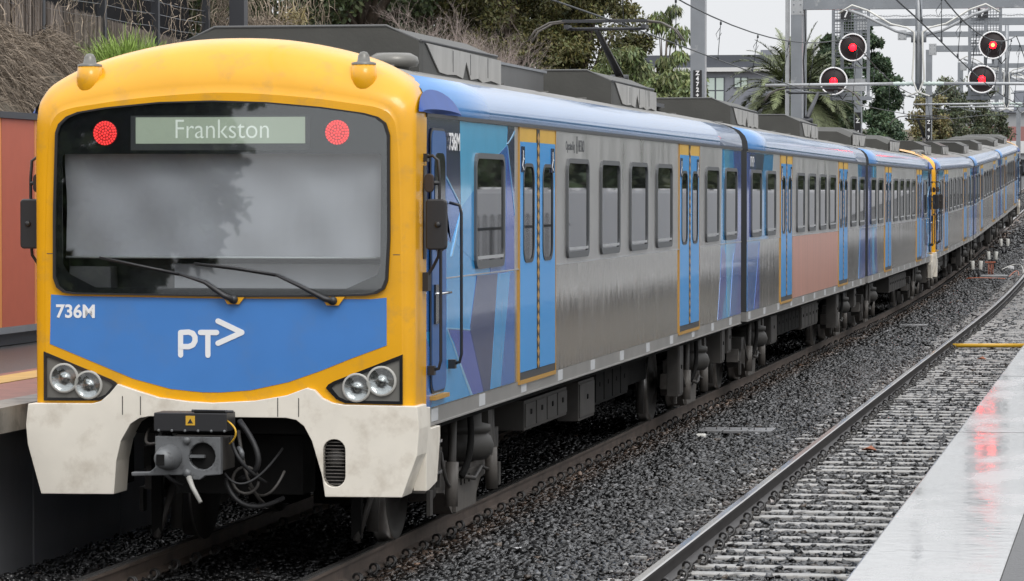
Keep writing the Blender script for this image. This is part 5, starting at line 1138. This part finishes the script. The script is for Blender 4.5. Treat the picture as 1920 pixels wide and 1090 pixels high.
# ------------------------------------------------------------------ small trackside things
def marker(x, y, lab):
    root = empty('trackside_marker', (x, y, prof(y) - .2), label=lab, cat='marker post', group='twin white capped marker posts between the tracks')
    mb = MB()
    for s in (-1, 1):
        mb.tube([(s * .03, 0, -.05), (s * .10, 0, .36)], [.04, .035], 'black_plastic', 8)
    mb.box(-.09, .09, -.02, .02, .28, .32, 'black_plastic'); mb.build('stalk', root)
    for s in (-1, 1): mb = MB(); mb.tube([(s * .12, 0, .32), (s * .135, 0, .60)], [.06, .068], 'marker_white', 8); mb.build('cap', root, bevel=.01)
marker(1.66, 86.3, 'nearest pair of white capped marker posts on the ballast'); marker(1.80, 94.9, 'middle pair of white capped marker posts on the ballast'); marker(1.75, 107, 'farthest pair of white capped marker posts on the ballast')
mb = MB()
for k in range(4): mb.tube([(1.95 + .05 * k, 88.2, .02), (1.95 + .05 * k, 88.2, .52)], .012, 'cable_orange', 6)
mb.box(1.85, 2.18, 88.15, 88.25, .52, .56, 'cable_orange'); tag(mb.build('conduit_frame'), 'orange conduit stand beside the nearest marker posts', 'conduit stand')
mb = MB(); mb.box(1.75, 2.6, 86.9, 87.9, -.15, .14, 'pit_lid'); tag(mb.build('junction_box', bevel=.01), 'low grey junction box at the foot of the nearest marker posts', 'junction box')
mb = MB(); mb.box(2.35, 2.55, 94.3, 94.5, .1, .28, 'white_mark'); tag(mb.build('white_block', bevel=.01), 'small white block behind the junction box', 'block')
for i, (pts, m, lab) in enumerate(((arc((1.35, 86, .0), (1.2, 85.4, .15), (2.6, 86.6, .04), 12), 'cable_orange', 'orange cable lying round the junction box'), (arc((2.2, 93, .2), (2.9, 96, .55), (3.0, 90, .1), 12), 'marker_white', 'white cable looping over the ballast to the rail'), (arc((2.6, 88, .05), (2.8, 92, .35), (2.9, 89, .1), 12), 'cable_orange', 'short orange cable beside the white block'))):
    mb = MB(); mb.tube(pts, .014, m, 6); tag(mb.build('cable', recalc=False), lab, 'cable')
def pit(x, y, w, lab, n=3):
    root = empty('pit_cover', (x, y, prof(y) - .16), (0, 0, 0), lab, 'pit cover', 'pit covers set in the ballast')
    for k in range(n):
        mb = MB(); mb.box(k * w / n, (k + 1) * w / n - .02, 0, .62, 0, .035, 'pit_lid'); l = mb.build('lid', root, bevel=.006)
        mb = MB(); a = k * w / n; mb.tube([(a + .06, .2, .036), (a + .06, .2, .07), (a + w / n - .1, .2, .07), (a + w / n - .1, .2, .036)], .008, 'under', 6); mb.build('handle', l)
pit(1.42, 17.2, .92, 'grey pit cover of three lids in the ballast beside the front carriage'); pit(1.5, 52.5, .62, 'small far grey pit cover in the ballast', 1)
mb = MB(); mb.box(1.50, 1.62, 16.3, 16.45, -.19, -.11, 'marker_white'); tag(mb.build('stone_block', bevel=.02), 'pale block lying in front of the near pit cover', 'block')
mb = MB(); mb.tube([(3.25, 41.7, -.135), (4.7, 41.9, -.13)], .04, 'header_yellow', 8); tag(mb.build('pipe'), 'yellow pipe lying across the empty track', 'pipe')
for x, y, lab in ((4.02, 36.6, 'brown fallen leaf near the yellow pipe'), (3.72, 14.6, 'brown fallen leaf on the sleepers nearer the camera')):
    mb = MB(); mb.add([(x - .09, y, -.15), (x - .02, y - .07, -.12), (x + .09, y, -.15), (x + .02, y + .08, -.10)], [(0, 1, 2), (0, 2, 3)], 'leaf_fallen'); mb.add([(x - .09, y, -.153), (x - .02, y - .07, -.123), (x + .09, y, -.153), (x + .02, y + .08, -.103)], [(0, 2, 1), (0, 3, 2)], 'leaf_fallen'); tag(mb.build('fallen_leaf', recalc=False), lab, 'leaf')

# ------------------------------------------------------------------ near platform furniture seen mirrored in the train's side
def near_side():
    root = empty('platform_fence', (9.5, 34, 1.08), label='black loop topped fence along the back of the near platform', cat='fence')
    mb = MB(); mb.box(-.02, .02, 0, 22, .93, .99, 'black_plastic'); mb.box(-.02, .02, 0, 22, .12, .16, 'black_plastic')
    for k in range(8): mb.box(-.03, .03, k * 3 - .03, k * 3 + .03, 0, 1.0, 'black_plastic')
    mb.build('fence_rail', root)
    mb = MB(); y = .1
    while y < 21:
        mb.tube([(0, y, .1), (0, y, 1.1)] + [(0, y + .16 - .16 * math.cos(a * .785), 1.1 + .16 * math.sin(a * .785)) for a in range(1, 4)] + [(0, y + .32, 1.1), (0, y + .32, .1)], .013, 'black_plastic', 5, caps=False); y += .85
    mb.build('railing', root, recalc=False); tag(root.children[-1], kind='stuff')
    root = empty('boundary_wall', (11, 5, 1.08), label='pale boundary wall behind the near platform', cat='wall')
    mb = MB(); mb.box(0, .3, -10, 230, 0, 1.70, 'pale_wall'); mb.build('wall_panel', root)
    mb = MB(); y = -10.
    while y < 230: h = 1.70 + random.choice((.05, .09, .09, .14)); mb.box(.02, .28, y, y + .36, 1.701, h, 'pale_wall'); y += .4
    mb.build('coping', root)
    root = empty('hedge', (13, 5, 1.0), label='tall dark hedge behind the pale boundary wall', cat='hedge')
    mb = MB(); mb.box(.2, .5, 0, 225, 0, 3.2, 'bark'); mb.build('stems', root)
    cl = [(rng.normal(0, .25), rng.uniform(-5, 225), rng.uniform(.8, 4.0), rng.uniform(.4, .9)) for _ in range(700)]
    leaves('foliage', root, cl, 36000, .45, .14, 'leaf_dark')
    tree('big dark tree standing behind the photographer on the far side', -18.9, -50, -1, 11, 5.9, 'leaf_dark', 90000, .36, .12, .80, 330, cz=.5, rz=.48)
near_side()
